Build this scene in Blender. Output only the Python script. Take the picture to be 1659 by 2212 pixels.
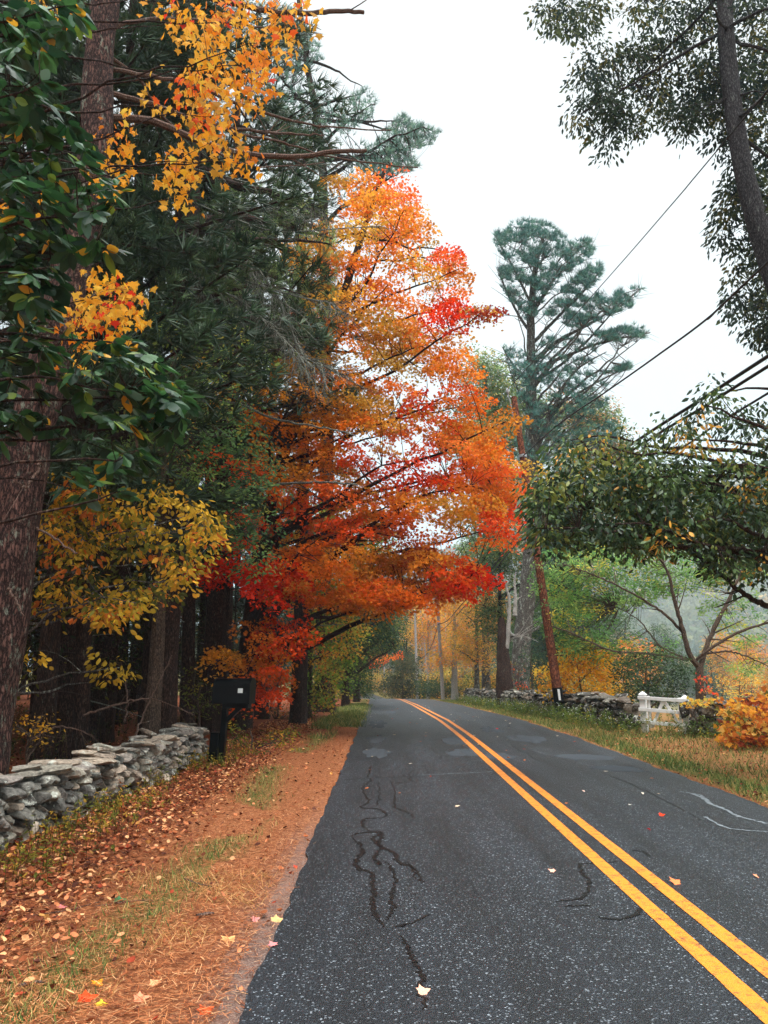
import bpy, math, numpy as np
from mathutils import Vector
R = math.radians
# ------------------------------------------------------------------ camera, world, sun, exposure
scn = bpy.context.scene
for o in list(bpy.data.objects): bpy.data.objects.remove(o)
F, PITCH, EYE = 1660.0, R(11.4), 1.6            # focal length in photo pixels (photo seen as 1659 x 2212), pitch, eye height
cam_d = bpy.data.cameras.new('camera'); cam = bpy.data.objects.new('camera', cam_d)
scn.collection.objects.link(cam); scn.camera = cam
cam_d.sensor_fit = 'VERTICAL'; cam_d.sensor_height = 36; cam_d.lens = 36*F/2212
cam_d.clip_start = .05; cam_d.clip_end = 4000
cam.location = (0, 0, EYE); cam.rotation_euler = (R(90)+PITCH, 0, 0)

SUN_EL, SUN_AZ = 62, 165
world = bpy.data.worlds.new('World'); scn.world = world; world.use_nodes = True
wn = world.node_tree; wn.nodes.clear()
out = wn.nodes.new('ShaderNodeOutputWorld'); bg = wn.nodes.new('ShaderNodeBackground')
sky = wn.nodes.new('ShaderNodeTexSky'); sky.sky_type = 'NISHITA'; sky.sun_disc = False
sky.sun_elevation = R(SUN_EL); sky.sun_rotation = R(SUN_AZ); sky.air_density = 1; sky.dust_density = 3
# overcast cloud deck over blue sky; unseen zenith boosted to light the scene
tc = wn.nodes.new('ShaderNodeTexCoord'); sp = wn.nodes.new('ShaderNodeSeparateXYZ')
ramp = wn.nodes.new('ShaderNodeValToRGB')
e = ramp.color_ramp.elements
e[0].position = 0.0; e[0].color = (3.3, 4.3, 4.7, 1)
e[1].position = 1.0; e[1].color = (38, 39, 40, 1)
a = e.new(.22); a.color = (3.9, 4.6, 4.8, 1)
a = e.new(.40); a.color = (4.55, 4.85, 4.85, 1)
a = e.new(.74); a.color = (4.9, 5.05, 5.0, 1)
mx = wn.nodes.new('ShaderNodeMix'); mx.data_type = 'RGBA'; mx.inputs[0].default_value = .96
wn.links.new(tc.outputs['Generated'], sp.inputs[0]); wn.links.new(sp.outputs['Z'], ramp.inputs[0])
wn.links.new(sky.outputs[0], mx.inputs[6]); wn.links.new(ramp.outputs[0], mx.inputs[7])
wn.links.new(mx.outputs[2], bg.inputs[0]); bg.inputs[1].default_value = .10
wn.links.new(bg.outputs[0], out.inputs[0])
sd = bpy.data.lights.new('sun', 'SUN'); sd.energy = 1.5; sd.angle = R(25); sd.color = (1, .97, .92)
sun = bpy.data.objects.new('sun', sd); scn.collection.objects.link(sun)
_az = R(SUN_AZ); _el = R(SUN_EL)
sdir = Vector((math.sin(_az)*math.cos(_el), math.cos(_az)*math.cos(_el), math.sin(_el)))
sun.rotation_euler = sdir.to_track_quat('Z', 'Y').to_euler()
scn.view_settings.view_transform = 'Standard'; scn.view_settings.look = 'None'
scn.view_settings.exposure = 1.12; scn.view_settings.gamma = 1
scn.render.engine = 'CYCLES'
cy = scn.cycles
cy.max_bounces = 8; cy.diffuse_bounces = 4; cy.glossy_bounces = 2; cy.transmission_bounces = 4
cy.volume_bounces = 4; cy.transparent_max_bounces = 4; cy.use_adaptive_sampling = True; cy.adaptive_threshold = .015
cy.use_denoising = True; cy.caustics_reflective = False; cy.caustics_refractive = False

# ------------------------------------------------------------------ helpers
rng = np.random.default_rng(7)
COL = scn.collection
def lin(r, g, b):
    f = lambda c: (c/255/12.92) if c/255 <= .04045 else ((c/255+.055)/1.055)**2.4
    return (f(r), f(g), f(b))
def at(px, py, Y):
    """photo pixel seen at forward distance Y -> world point"""
    px = np.asarray(px, float); py = np.asarray(py, float); Y = np.asarray(Y, float)
    u = (px-829.5)/F; v = -(py-1106)/F
    dy = math.cos(PITCH)-v*math.sin(PITCH); dz = math.sin(PITCH)+v*math.cos(PITCH)
    s = Y/dy
    return np.stack([u*s, Y+0*u, EYE+dz*s], -1)
ZP = np.array([(-60,0),(18,0),(25,-.05),(44,-.47),(64,-1.0),(72,-1.25),(90,-2.5),(110,-2.05),(140,-1.7),(900,-1.7)], float)
def zr(y): return np.interp(y, ZP[:,0], ZP[:,1])
XC = np.array([(-60,1.9),(0,1.9),(20,1.9),(44,1.68),(64,1.45),(72,1.1),(90,-.8),(110,-4.2),(130,-11),(150,-24),(180,-50)], float)
def xc(y): return np.interp(y, XC[:,0], XC[:,1])
HALF = 2.58
def xl(y): return xc(y)-HALF
def xr(y): return xc(y)+HALF
WR = np.array([(-40,12.5),(8,12.0),(14,10.2),(17.5,8.55),(19.6,7.5),(21,6.72),(24,6.6),(30,6.3),(44,5.9),(60,6.4),(80,6.6),(110,8),(900,30)], float)
def xw(y): return np.interp(y, WR[:,0], WR[:,1])
def sm(a, b, x):
    t = np.clip((x-a)/(b-a), 0, 1); return t*t*(3-2*t)
def vnoise(x, y, seed=0):
    """smooth value noise"""
    xi = np.floor(x).astype(int); yi = np.floor(y).astype(int); xf = x-xi; yf = y-yi
    def h(i, j):
        n = (i*374761393+j*668265263+seed*974711) & 0x7fffffff
        n = ((n ^ (n >> 13))*1274126177) & 0x7fffffff
        return ((n ^ (n >> 16)) & 0xffff)/65535.
    u = xf*xf*(3-2*xf); w = yf*yf*(3-2*yf)
    return (h(xi,yi)*(1-u)+h(xi+1,yi)*u)*(1-w)+(h(xi,yi+1)*(1-u)+h(xi+1,yi+1)*u)*w
def H(x, y):
    x = np.asarray(x, float); y = np.asarray(y, float)
    base = zr(y)
    rel = x-xc(y)
    z = base+0*x
    z = z-.035*(1-sm(HALF-.05, HALF+.25, np.abs(rel)))                  # bed under the road sheet
    left = np.clip(-3.4-x, 0, 200)
    z = z+np.where(x < 0, .02*left*(y < 140)+.0*left, 0)
    z = z+.05*(vnoise(x*.9, y*.9, 3)-.5)*sm(HALF+.1, HALF+1.2, np.abs(rel))
    past = x-xw(y)-.5
    z = z-np.where(past > 0, 16*sm(2, 130, past)+.06*np.clip(past, 0, 6), 0)
    # the misty hill across the valley
    ridge = 165+.27*np.clip(x, -400, 840)
    k = sm(330, 1320, y)*sm(-400, 160, x)
    z = z+k*(ridge+36*(vnoise(x*.006, y*.006, 5)-.5))
    return z
def G(px, py):
    """ground point under a photo pixel"""
    lo, hi = 1.5, 800.
    ys = np.concatenate([np.arange(1.5, 60, .05), np.arange(60, 800, .5)])
    P = at(np.full_like(ys, px), np.full_like(ys, py), ys)
    d = P[:,2]-H(P[:,0], P[:,1])
    i = np.argmax(d <= 0)
    return P[i]

class MB:
    def __init__(s): s.V = []; s.Fc = []; s.C = []; s.n = 0
    def add(s, v, f, c=None):
        """v (n,3); f (m,k); c (m,3) or (3,)"""
        v = np.asarray(v, float).reshape(-1, 3); f = np.asarray(f, int)
        s.V.append(v); s.Fc.append(f+s.n); s.n += len(v)
        if c is None: c = (.5,.5,.5)
        c = np.asarray(c, float)
        if c.ndim == 1: c = np.tile(c, (len(f), 1))
        s.C.append(c); return s
    def build(s, name, m, parent=None, smooth=False):
        me = bpy.data.meshes.new(name)
        V = np.concatenate(s.V).astype(np.float32)
        loops = np.concatenate([f.ravel() for f in s.Fc]).astype(np.int32)
        tot = np.concatenate([np.full(len(f), f.shape[1]) for f in s.Fc]).astype(np.int32)
        st = np.concatenate([[0], np.cumsum(tot)[:-1]]).astype(np.int32)
        me.vertices.add(len(V)); me.vertices.foreach_set('co', V.ravel())
        me.loops.add(len(loops)); me.loops.foreach_set('vertex_index', loops)
        me.polygons.add(len(tot)); me.polygons.foreach_set('loop_start', st)
        try: me.polygons.foreach_set('loop_total', tot)
        except Exception: pass
        me.polygons.foreach_set('use_smooth', np.full(len(tot), smooth))
        C = np.concatenate(s.C); C4 = np.concatenate([C, np.ones((len(C), 1))], 1).astype(np.float32)
        at_ = me.attributes.new('Col', 'FLOAT_COLOR', 'FACE'); at_.data.foreach_set('color', C4.ravel())
        me.update(calc_edges=True)
        me.materials.append(m)
        o = bpy.data.objects.new(name, me); COL.objects.link(o)
        if parent is not None:
            o.parent = parent
            o.location = -Vector(parent.location)      # meshes are written in world space
            if any(abs(a_) > 1e-6 for a_ in parent.rotation_euler): o.location = (0,0,0)
        return o
def thing(name, label, cat, loc=(0,0,0), group=None):
    o = bpy.data.objects.new(name, None); COL.objects.link(o); o.location = loc; o.empty_display_size = .2
    o['label'] = label; o['category'] = cat
    if group: o['group'] = group
    return o
def tag(o, label, cat, group=None, kind=None):
    if label: o['label'] = label
    if cat: o['category'] = cat
    if group: o['group'] = group
    if kind: o['kind'] = kind
    return o
def dup(root, loc, rz=0, sc=1, label=None):
    r = root.copy(); COL.objects.link(r); r.location = loc; r.rotation_euler = (0,0,rz); r.scale = (sc, sc, sc)
    if label: r['label'] = label
    for ch in list(root.children):
        c = ch.copy(); COL.objects.link(c); c.parent = r
    return r

def norm(v): return v/np.maximum(np.linalg.norm(v, axis=-1, keepdims=True), 1e-9)
def tubes(mb, P, rad, seg=5, col=(.5,.5,.5), cap=False):
    """P (M,k,3) paths, rad (M,k)"""
    P = np.asarray(P, float); rad = np.asarray(rad, float)
    if P.ndim == 2: P = P[None]; rad = rad[None]
    M, k, _ = P.shape
    T = norm(np.gradient(P, axis=1))
    ref = np.where(np.abs(T[:,0:1,2:3]) > .8, np.array([1.,0,0]), np.array([0,0,1.]))
    A = norm(np.cross(T, np.broadcast_to(ref, T.shape))); B = np.cross(T, A)
    th = np.arange(seg)*2*np.pi/seg
    ring = A[:,:,None]*np.cos(th)[:,None]+B[:,:,None]*np.sin(th)[:,None]
    V = P[:,:,None]+ring*rad[:,:,None,None]
    idx = np.arange(M*k*seg).reshape(M, k, seg)
    a = idx[:,:-1,:]; b = np.roll(idx, -1, 2)[:,:-1,:]; c = np.roll(idx, -1, 2)[:,1:,:]; d = idx[:,1:,:]
    f = np.stack([a, b, c, d], -1).reshape(-1, 4)
    mb.add(V.reshape(-1, 3), f, col)
    if cap:
        c0 = P[:,-1]; n0 = mb.n
        mb.V.append(c0); mb.n += M
        last = idx[:,-1,:]+(n0-M*k*seg)
        nx = np.roll(last, -1, 1)
        cc = np.broadcast_to((np.arange(M)+n0)[:,None], last.shape)
        f = np.stack([last, nx, cc], -1).reshape(-1, 3); mb.Fc.append(f); mb.C.append(np.tile(np.asarray(col, float)[:3], (len(f), 1)))
    return mb
def bez(A, B, C, k=8):
    t = np.linspace(0, 1, k)[None,:,None]
    A = np.asarray(A)[:,None]; B = np.asarray(B)[:,None]; C = np.asarray(C)[:,None]
    return (1-t)**2*A+2*t*(1-t)*B+t*t*C
def smooth_path(P, k):
    """catmull-like resample of a polyline"""
    P = np.asarray(P, float); n = len(P)
    t = np.linspace(0, n-1, k); i = np.clip(t.astype(int), 0, n-2); f = (t-i)[:,None]
    p0 = P[np.clip(i-1,0,n-1)]; p1 = P[i]; p2 = P[i+1]; p3 = P[np.clip(i+2,0,n-1)]
    return .5*((2*p1)+(-p0+p2)*f+(2*p0-5*p1+4*p2-p3)*f*f+(-p0+3*p1-3*p2+p3)*f**3)

# leaf templates: (verts with y = length 0..1, faces)
def fan(outline):
    o = np.array(outline, float); n = len(o)
    c = np.array([[0, .42, .04]]); V = np.concatenate([np.c_[o, -.10*np.abs(o[:,0])], c])
    return V, np.array([(i, (i+1) % n, n) for i in range(n)])
MAPLE = fan([(0,0),(.12,.10),(.42,.05),(.34,.24),(.60,.42),(.36,.50),(.26,.60),(.17,.62),(.12,.80),(0,1.02),(-.12,.80),(-.17,.62),(-.26,.60),(-.36,.50),(-.60,.42),(-.34,.24),(-.42,.05),(-.12,.10)])
MAPLE6 = fan([(0,0),(.40,.08),(.30,.28),(.52,.50),(.2,.58),(0,1.0),(-.2,.58),(-.52,.50),(-.30,.28),(-.40,.08)])
_k = .30
KITE = (np.array([(0,0,0),(.42,.45,-.10),(0,1,0),(-.42,.45,-.10)], float), np.array([(0,1,2),(0,2,3)]))
OVAL = (np.array([(0,0,0),(.20,.22,-.05),(.27,.5,-.07),(.16,.82,-.08),(0,1.0,-.10),(-.16,.82,-.08),(-.27,.5,-.07),(-.20,.22,-.05),(0,.5,.03)], float),
        np.array([(0,1,8),(1,2,8),(2,3,8),(3,4,8),(4,5,8),(5,6,8),(6,7,8),(7,0,8)]))
OVAL4 = (np.array([(0,0,0),(.20,.35,-.04),(.14,.75,-.05),(0,1.0,-.06),(-.14,.75,-.05),(-.20,.35,-.04)], float), np.array([(0,1,2,3),(0,3,4,5)]))
def _tuft(n, wid, seed, spread=.9):
    g = np.random.default_rng(seed); V = []; Fc = []
    for i in range(n):
        a = g.uniform(0, 2*np.pi); s = g.uniform(.15, spread); L = g.uniform(.75, 1)
        d = np.array([math.sin(s)*math.cos(a), math.cos(s), math.sin(s)*math.sin(a)])
        p = norm(np.cross(d, g.normal(size=3)))*wid
        V += [-p, p, d*L]; Fc.append((3*i, 3*i+1, 3*i+2))
    return np.array(V), np.array(Fc)
TUFTS = [_tuft(12, .035, s) for s in range(4)]
TUFTS_FINE = [_tuft(22, .012, s+9, 1.2) for s in range(4)]
def leaves(mb, P, T, N, L, col, tpl, wj=.15):
    P = np.asarray(P, float); n = len(P)
    T = norm(np.asarray(T, float)); X = norm(np.cross(T, N)); Z = np.cross(X, T)
    V, Fc = tpl; L = np.broadcast_to(np.asarray(L, float), (n,))
    w = 1+rng.uniform(-wj, wj, n)
    W = P[:,None]+L[:,None,None]*(V[None,:,0:1]*w[:,None,None]*X[:,None]+V[None,:,1:2]*T[:,None]+V[None,:,2:3]*rng.uniform(-.8,2.2,n)[:,None,None]*Z[:,None])
    f = (Fc[None]+(np.arange(n)*len(V))[:,None,None]).reshape(-1, Fc.shape[1])
    c = np.repeat(col, len(Fc), axis=0) if np.ndim(col) == 2 else col
    mb.add(W.reshape(-1, 3), f, c)
def inpoly(p, poly):
    x, y = p[:,0], p[:,1]; r = np.zeros(len(p), bool); n = len(poly)
    for i in range(n):
        x1, y1 = poly[i]; x2, y2 = poly[(i+1) % n]
        c = ((y1 > y) != (y2 > y)) & (x < (x2-x1)*(y-y1)/((y2-y1) or 1e-9)+x1); r ^= c
    return r
def fill(poly, n, Y, dY, holes=(), dens=None):
    """n points whose pictures fall inside poly, spread in depth"""
    poly = [tuple(map(float, q)) for q in poly]; a = np.array(poly)
    lo, hi = a.min(0), a.max(0); res = []; tot = 0
    while tot < n:
        p = rng.uniform(lo, hi, (n*2, 2)); k = inpoly(p, poly)
        for hx, hy, hr in holes: k &= np.hypot(p[:,0]-hx, p[:,1]-hy) > hr
        if dens is not None: k &= rng.uniform(size=len(p)) < dens(p)
        p = p[k]; res.append(p); tot += len(p)
    p = np.concatenate(res)[:n]
    Yv = Y+dY*np.clip(rng.normal(size=n), -1.8, 1.8)
    return at(p[:,0], p[:,1], Yv), p
def rnd(n): return norm(rng.normal(size=(n, 3)))
def spray_leaves(mb, S, R_, per, L, cols, tpl, flat=.3, droop=.25, up=.6, hang=0.):
    """S spray centres (n,3); cols (n,3) base colour of each"""
    n = len(S); m = n*per
    idx = np.repeat(np.arange(n), per)
    a = rng.uniform(0, 2*np.pi, m); r = R_*np.sqrt(rng.uniform(size=m))
    d = np.stack([np.cos(a), np.sin(a), np.zeros(m)], 1)
    tilt = norm(np.c_[rng.normal(scale=.35, size=(n, 2)), np.ones(n)])[idx]
    off = d*r[:,None]; off[:,2] = -(off*tilt).sum(1)+rng.normal(scale=R_*flat*.5, size=m)-droop*r*r/R_
    P = S[idx]+off
    T = d+.7*rnd(m); T[:,2] -= .35+hang*3
    N = tilt*up+(1-up)*rnd(m)+hang*rnd(m)
    c = cols[idx]*(1+rng.normal(scale=.14, size=(m,1)))+0
    c = np.clip(c, .002, .95)
    leaves(mb, P, T, N, L*rng.uniform(.6, 1.15, m), c, tpl)
def mixc(pal, w, n):
    pal = np.array([lin(*q) for q in pal]); w = np.array(w, float); w /= w.sum()
    return pal[rng.choice(len(pal), n, p=w)]
def grow(mb, trunk, r0, targets, nl, col=(.5,.5,.5), rise=.55, lr=.35, twr=.012, maxtw=3., zmin=0., seg=6, arch=.15):
    """limbs from the trunk polyline to a subset of the targets, then twigs from the limbs to every target"""
    K = 120; tp = smooth_path(trunk, K)
    tg = np.asarray(targets); n = len(tg)
    sel = [int(rng.integers(n))]; dist = np.linalg.norm(tg-tg[sel[0]], axis=1)
    for _ in range(min(nl, n)-1):
        i = int(np.argmax(dist*rng.uniform(.7, 1, n))); sel.append(i); dist = np.minimum(dist, np.linalg.norm(tg-tg[i], axis=1))
    E_ = tg[sel]
    hd = np.linalg.norm(E_[:,None,:2]-tp[None,:,:2], axis=2)
    want = np.abs(tp[None,:,2]-(E_[:,None,2]-rise*hd))+ (tp[None,:,2] < tp[0,2]+zmin)*50
    ai = np.argmin(want, 1); A = tp[ai]
    Ln = np.linalg.norm(E_-A, axis=1)
    mid = (A+E_)/2+np.c_[rng.normal(scale=.06, size=(len(A),2))*Ln[:,None], arch*Ln*rng.uniform(-.6, 1, len(A))]
    k = 14; L_ = bez(A, mid, E_, k)
    wob = rng.normal(scale=1, size=L_.shape); wob = (wob+np.roll(wob,1,1)+np.roll(wob,2,1))/3
    L_[:,1:-1] += wob[:,1:-1]*(.02*Ln)[:,None,None]
    rr = np.interp(ai, np.arange(K), np.linspace(r0[0], r0[1], K)) if len(r0) == 2 else np.full(len(ai), r0[0])
    base = np.clip(np.minimum(rr*.7, lr*Ln*.09+.012), .015, None)
    tubes(mb, L_, base[:,None]*np.linspace(1, .18, k)[None], seg, col)
    # secondary twigs
    pts = np.concatenate([L_[:,2:].reshape(-1,3)]); pr = (base[:,None]*np.linspace(1,.18,k)[None])[:,2:].ravel()
    st = []; en = []; r_ = []
    for i0 in range(0, n, 400):
        t = tg[i0:i0+400]; dd = np.linalg.norm(t[:,None]-pts[None], axis=2)+np.clip(pts[None,:,2]-t[:,None,2], 0, 9)*.7
        j = np.argmin(dd, 1); ok = (np.linalg.norm(pts[j]-t, axis=1) < maxtw)
        st.append(pts[j][ok]); en.append(t[ok]); r_.append(np.minimum(pr[j][ok]*.6, twr*1.8))
    st = np.concatenate(st); en = np.concatenate(en); r_ = np.concatenate(r_)
    if len(st):
        ln = np.linalg.norm(en-st, axis=1, keepdims=True)
        m2 = (st+en)/2+rng.normal(scale=.10, size=st.shape)*ln
        tubes(mb, bez(st, m2, en, 5), np.maximum(r_, .004)[:,None]*np.linspace(1, .35, 5)[None], 3, col)
def trunk_tube(mb, path, r0, r1, seg=14, k=40, flare=1.5, col=(.5,.5,.5), lump=.05):
    P = smooth_path(path, k); t = np.linspace(0, 1, k)
    r = r0+(r1-r0)*t; r = r*(1+(flare-1)*np.exp(-t*k*.35))
    mb0 = len(mb.V); tubes(mb, P, r, seg, col, cap=True)
    V = mb.V[mb0]; c = np.repeat(P, seg, 0)
    nz = 1+lump*(vnoise(V[:,2]*2.2+V[:,0]*6, np.arctan2(V[:,1]-c[:,1], V[:,0]-c[:,0])*1.3+7, 11)*2-1)*1.6
    mb.V[mb0] = c+(V-c)*nz[:,None]

# ------------------------------------------------------------------ materials
def mat(name):
    m = bpy.data.materials.new(name); m.use_nodes = True; nt = m.node_tree; nt.nodes.clear()
    o = nt.nodes.new('ShaderNodeOutputMaterial'); p = nt.nodes.new('ShaderNodeBsdfPrincipled')
    nt.links.new(p.outputs[0], o.inputs[0]); return m, nt, p, o
def nd(nt, t, **k):
    n = nt.nodes.new(t)
    for a, b in k.items():
        if a.startswith('i_'): n.inputs[int(a[2:])].default_value = b
        else: setattr(n, a, b)
    return n
def leaf_mat(name, rough=.55, trans=.58, spec=.12):
    m, nt, p, o = mat(name)
    a = nd(nt, 'ShaderNodeAttribute', attribute_name='Col')
    p.inputs['Roughness'].default_value = rough; p.inputs['Specular IOR Level'].default_value = spec
    nt.links.new(a.outputs['Color'], p.inputs['Base Color'])
    tr = nd(nt, 'ShaderNodeBsdfTranslucent'); mxs = nd(nt, 'ShaderNodeMixShader', i_0=trans)
    g = nd(nt, 'ShaderNodeGamma'); g.inputs[1].default_value = .95
    nt.links.new(a.outputs['Color'], g.inputs[0]); nt.links.new(g.outputs[0], tr.inputs[0])
    nt.links.new(p.outputs[0], mxs.inputs[1]); nt.links.new(tr.outputs[0], mxs.inputs[2]); nt.links.new(mxs.outputs[0], o.inputs[0])
    return m
M_LEAF = leaf_mat('leaf'); M_WAXY = leaf_mat('waxy leaf', .45, .3, .35); M_NEEDLE = leaf_mat('needle', .5, .15, .3)
M_LITTER = leaf_mat('litter', .8, .1, .15); M_FARLEAF = leaf_mat('far leaf', .9, .3, 0)
def bark_mat(name, c1, c2, lichen=None, lw=.0, sc=1., bump=.6, red=0):
    m, nt, p, o = mat(name)
    tcn = nd(nt, 'ShaderNodeTexCoord'); mp = nd(nt, 'ShaderNodeMapping'); mp.inputs['Scale'].default_value = (30*sc, 30*sc, 8*sc)
    nt.links.new(tcn.outputs['Object'], mp.inputs[0])
    v = nd(nt, 'ShaderNodeTexVoronoi', feature='DISTANCE_TO_EDGE'); v.inputs['Scale'].default_value = 1
    nz = nd(nt, 'ShaderNodeTexNoise'); nz.inputs['Scale'].default_value = 1.6; nz.inputs['Detail'].default_value = 8; nz.inputs['Roughness'].default_value = .7
    ad = nd(nt, 'ShaderNodeVectorMath', operation='ADD'); scv = nd(nt, 'ShaderNodeVectorMath', operation='SCALE'); scv.inputs['Scale'].default_value = 2.6
    nt.links.new(mp.outputs[0], nz.inputs[0]); nt.links.new(nz.outputs['Color'], scv.inputs[0])
    nt.links.new(mp.outputs[0], ad.inputs[0]); nt.links.new(scv.outputs[0], ad.inputs[1]); nt.links.new(ad.outputs[0], v.inputs[0])
    r = nd(nt, 'ShaderNodeMapRange'); r.inputs[2].default_value = .28
    nt.links.new(v.outputs['Distance'], r.inputs[0])
    mu = nd(nt, 'ShaderNodeMath', operation='MULTIPLY'); nt.links.new(r.outputs[0], mu.inputs[0]); nt.links.new(nz.outputs['Fac'], mu.inputs[1])
    cr = nd(nt, 'ShaderNodeValToRGB'); cr.color_ramp.elements[0].color = (*c1, 1); cr.color_ramp.elements[1].color = (*c2, 1)
    cr.color_ramp.elements[0].position = .08; cr.color_ramp.elements[1].position = .62
    nt.links.new(mu.outputs[0], cr.inputs[0]); last = cr.outputs[0]
    if lichen:
        n2 = nd(nt, 'ShaderNodeTexNoise'); n2.inputs['Scale'].default_value = 5.; n2.inputs['Detail'].default_value = 10; n2.inputs['Roughness'].default_value = .8
        mp2 = nd(nt, 'ShaderNodeMapping'); mp2.inputs['Scale'].default_value = (2, 2, .8); nt.links.new(tcn.outputs['Object'], mp2.inputs[0]); nt.links.new(mp2.outputs[0], n2.inputs[0])
        c2r = nd(nt, 'ShaderNodeValToRGB'); c2r.color_ramp.elements[0].position = .56-lw; c2r.color_ramp.elements[1].position = .64-lw
        nt.links.new(n2.outputs['Fac'], c2r.inputs[0])
        mm = nd(nt, 'ShaderNodeMix', data_type='RGBA'); mm.inputs[7].default_value = (*lichen, 1)
        nt.links.new(c2r.outputs[0], mm.inputs[0]); nt.links.new(last, mm.inputs[6]); last = mm.outputs[2]
    nt.links.new(last, p.inputs['Base Color']); p.inputs['Roughness'].default_value = .9; p.inputs['Specular IOR Level'].default_value = .15
    b = nd(nt, 'ShaderNodeBump'); b.inputs['Strength'].default_value = bump; b.inputs['Distance'].default_value = .03
    nt.links.new(mu.outputs[0], b.inputs['Height']); nt.links.new(b.outputs[0], p.inputs['Normal'])
    return m
M_BARK_PINE = bark_mat('pine bark', lin(38,26,24), lin(128,92,82), lin(150,158,140), .0, .9, 1.)
M_BARK_DARK = bark_mat('dark bark', lin(30,22,20), lin(88,66,56), lin(120,122,108), -.03, 1.)
M_BARK_GREY = bark_mat('grey bark', lin(52,48,46), lin(122,116,108), lin(160,166,155), .03, 1.2)
M_BARK_MAPLE = bark_mat('maple bark', lin(34,26,24), lin(84,64,54), None, 0, 1.6)
M_BARK_BROWN = bark_mat('brown bark', lin(54,44,38), lin(122,102,86), None, 0, 1.6)
M_DEAD = bark_mat('dead wood', lin(60,44,38), lin(138,112,98), lin(150,150,140), -.02, 2.5, .4)
M_PALE = bark_mat('bleached wood', lin(120,116,112), lin(205,200,192), None, 0, 2.5, .4)
M_TWIG = bark_mat('lichened twig', lin(70,68,62), lin(176,180,164), None, 0, 2.)

def ground_mat():
    m, nt, p, o = mat('ground')
    g = nd(nt, 'ShaderNodeAttribute', attribute_name='Col')      # r: grass, g: leaf litter, b: gravel, blended over needle litter
    sep = nd(nt, 'ShaderNodeSeparateColor'); nt.links.new(g.outputs['Color'], sep.inputs[0])
    tcn = nd(nt, 'ShaderNodeTexCoord')
    def noise(s, d=6, r=.65):
        n = nd(nt, 'ShaderNodeTexNoise'); n.inputs['Scale'].default_value = s; n.inputs['Detail'].default_value = d; n.inputs['Roughness'].default_value = r
        nt.links.new(tcn.outputs['Object'], n.inputs[0]); return n
    def ramp_(n, *st):
        c = nd(nt, 'ShaderNodeValToRGB'); el = c.color_ramp.elements
        while len(el) < len(st): el.new(.5)
        for e_, (q, cc) in zip(el, st): e_.position = q; e_.color = (*cc, 1)
        nt.links.new(n.outputs['Fac'], c.inputs[0]); return c
    def mixn(f, a_, b_):
        x = nd(nt, 'ShaderNodeMix', data_type='RGBA'); nt.links.new(f, x.inputs[0]); nt.links.new(a_, x.inputs[6]); nt.links.new(b_, x.inputs[7]); return x.outputs[2]
    fine = noise(28, 8, .8); mid = noise(9, 6, .7)
    needle = ramp_(fine, (.32, lin(76,44,28)), (.5, lin(144,86,54)), (.68, lin(204,148,104)))
    litter = ramp_(fine, (.35, lin(52,26,16)), (.5, lin(110,56,34)), (.66, lin(172,98,62)))
    grass = ramp_(fine, (.33, lin(50,52,24)), (.5, lin(96,96,48)), (.7, lin(150,138,84)))
    gravel = ramp_(noise(90, 4, .8), (.35, lin(70,60,58)), (.52, lin(118,102,96)), (.7, lin(176,160,150)))
    c = mixn(sep.outputs[1], needle.outputs[0], litter.outputs[0])
    c = mixn(sep.outputs[0], c, grass.outputs[0]); c = mixn(sep.outputs[2], c, gravel.outputs[0])
    nt.links.new(c, p.inputs['Base Color']); p.inputs['Roughness'].default_value = .95; p.inputs['Specular IOR Level'].default_value = .1
    b = nd(nt, 'ShaderNodeBump'); b.inputs['Strength'].default_value = .8; b.inputs['Distance'].default_value = .03
    nt.links.new(fine.outputs['Fac'], b.inputs['Height']); nt.links.new(b.outputs[0], p.inputs['Normal'])
    return m
M_GROUND = ground_mat()
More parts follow.
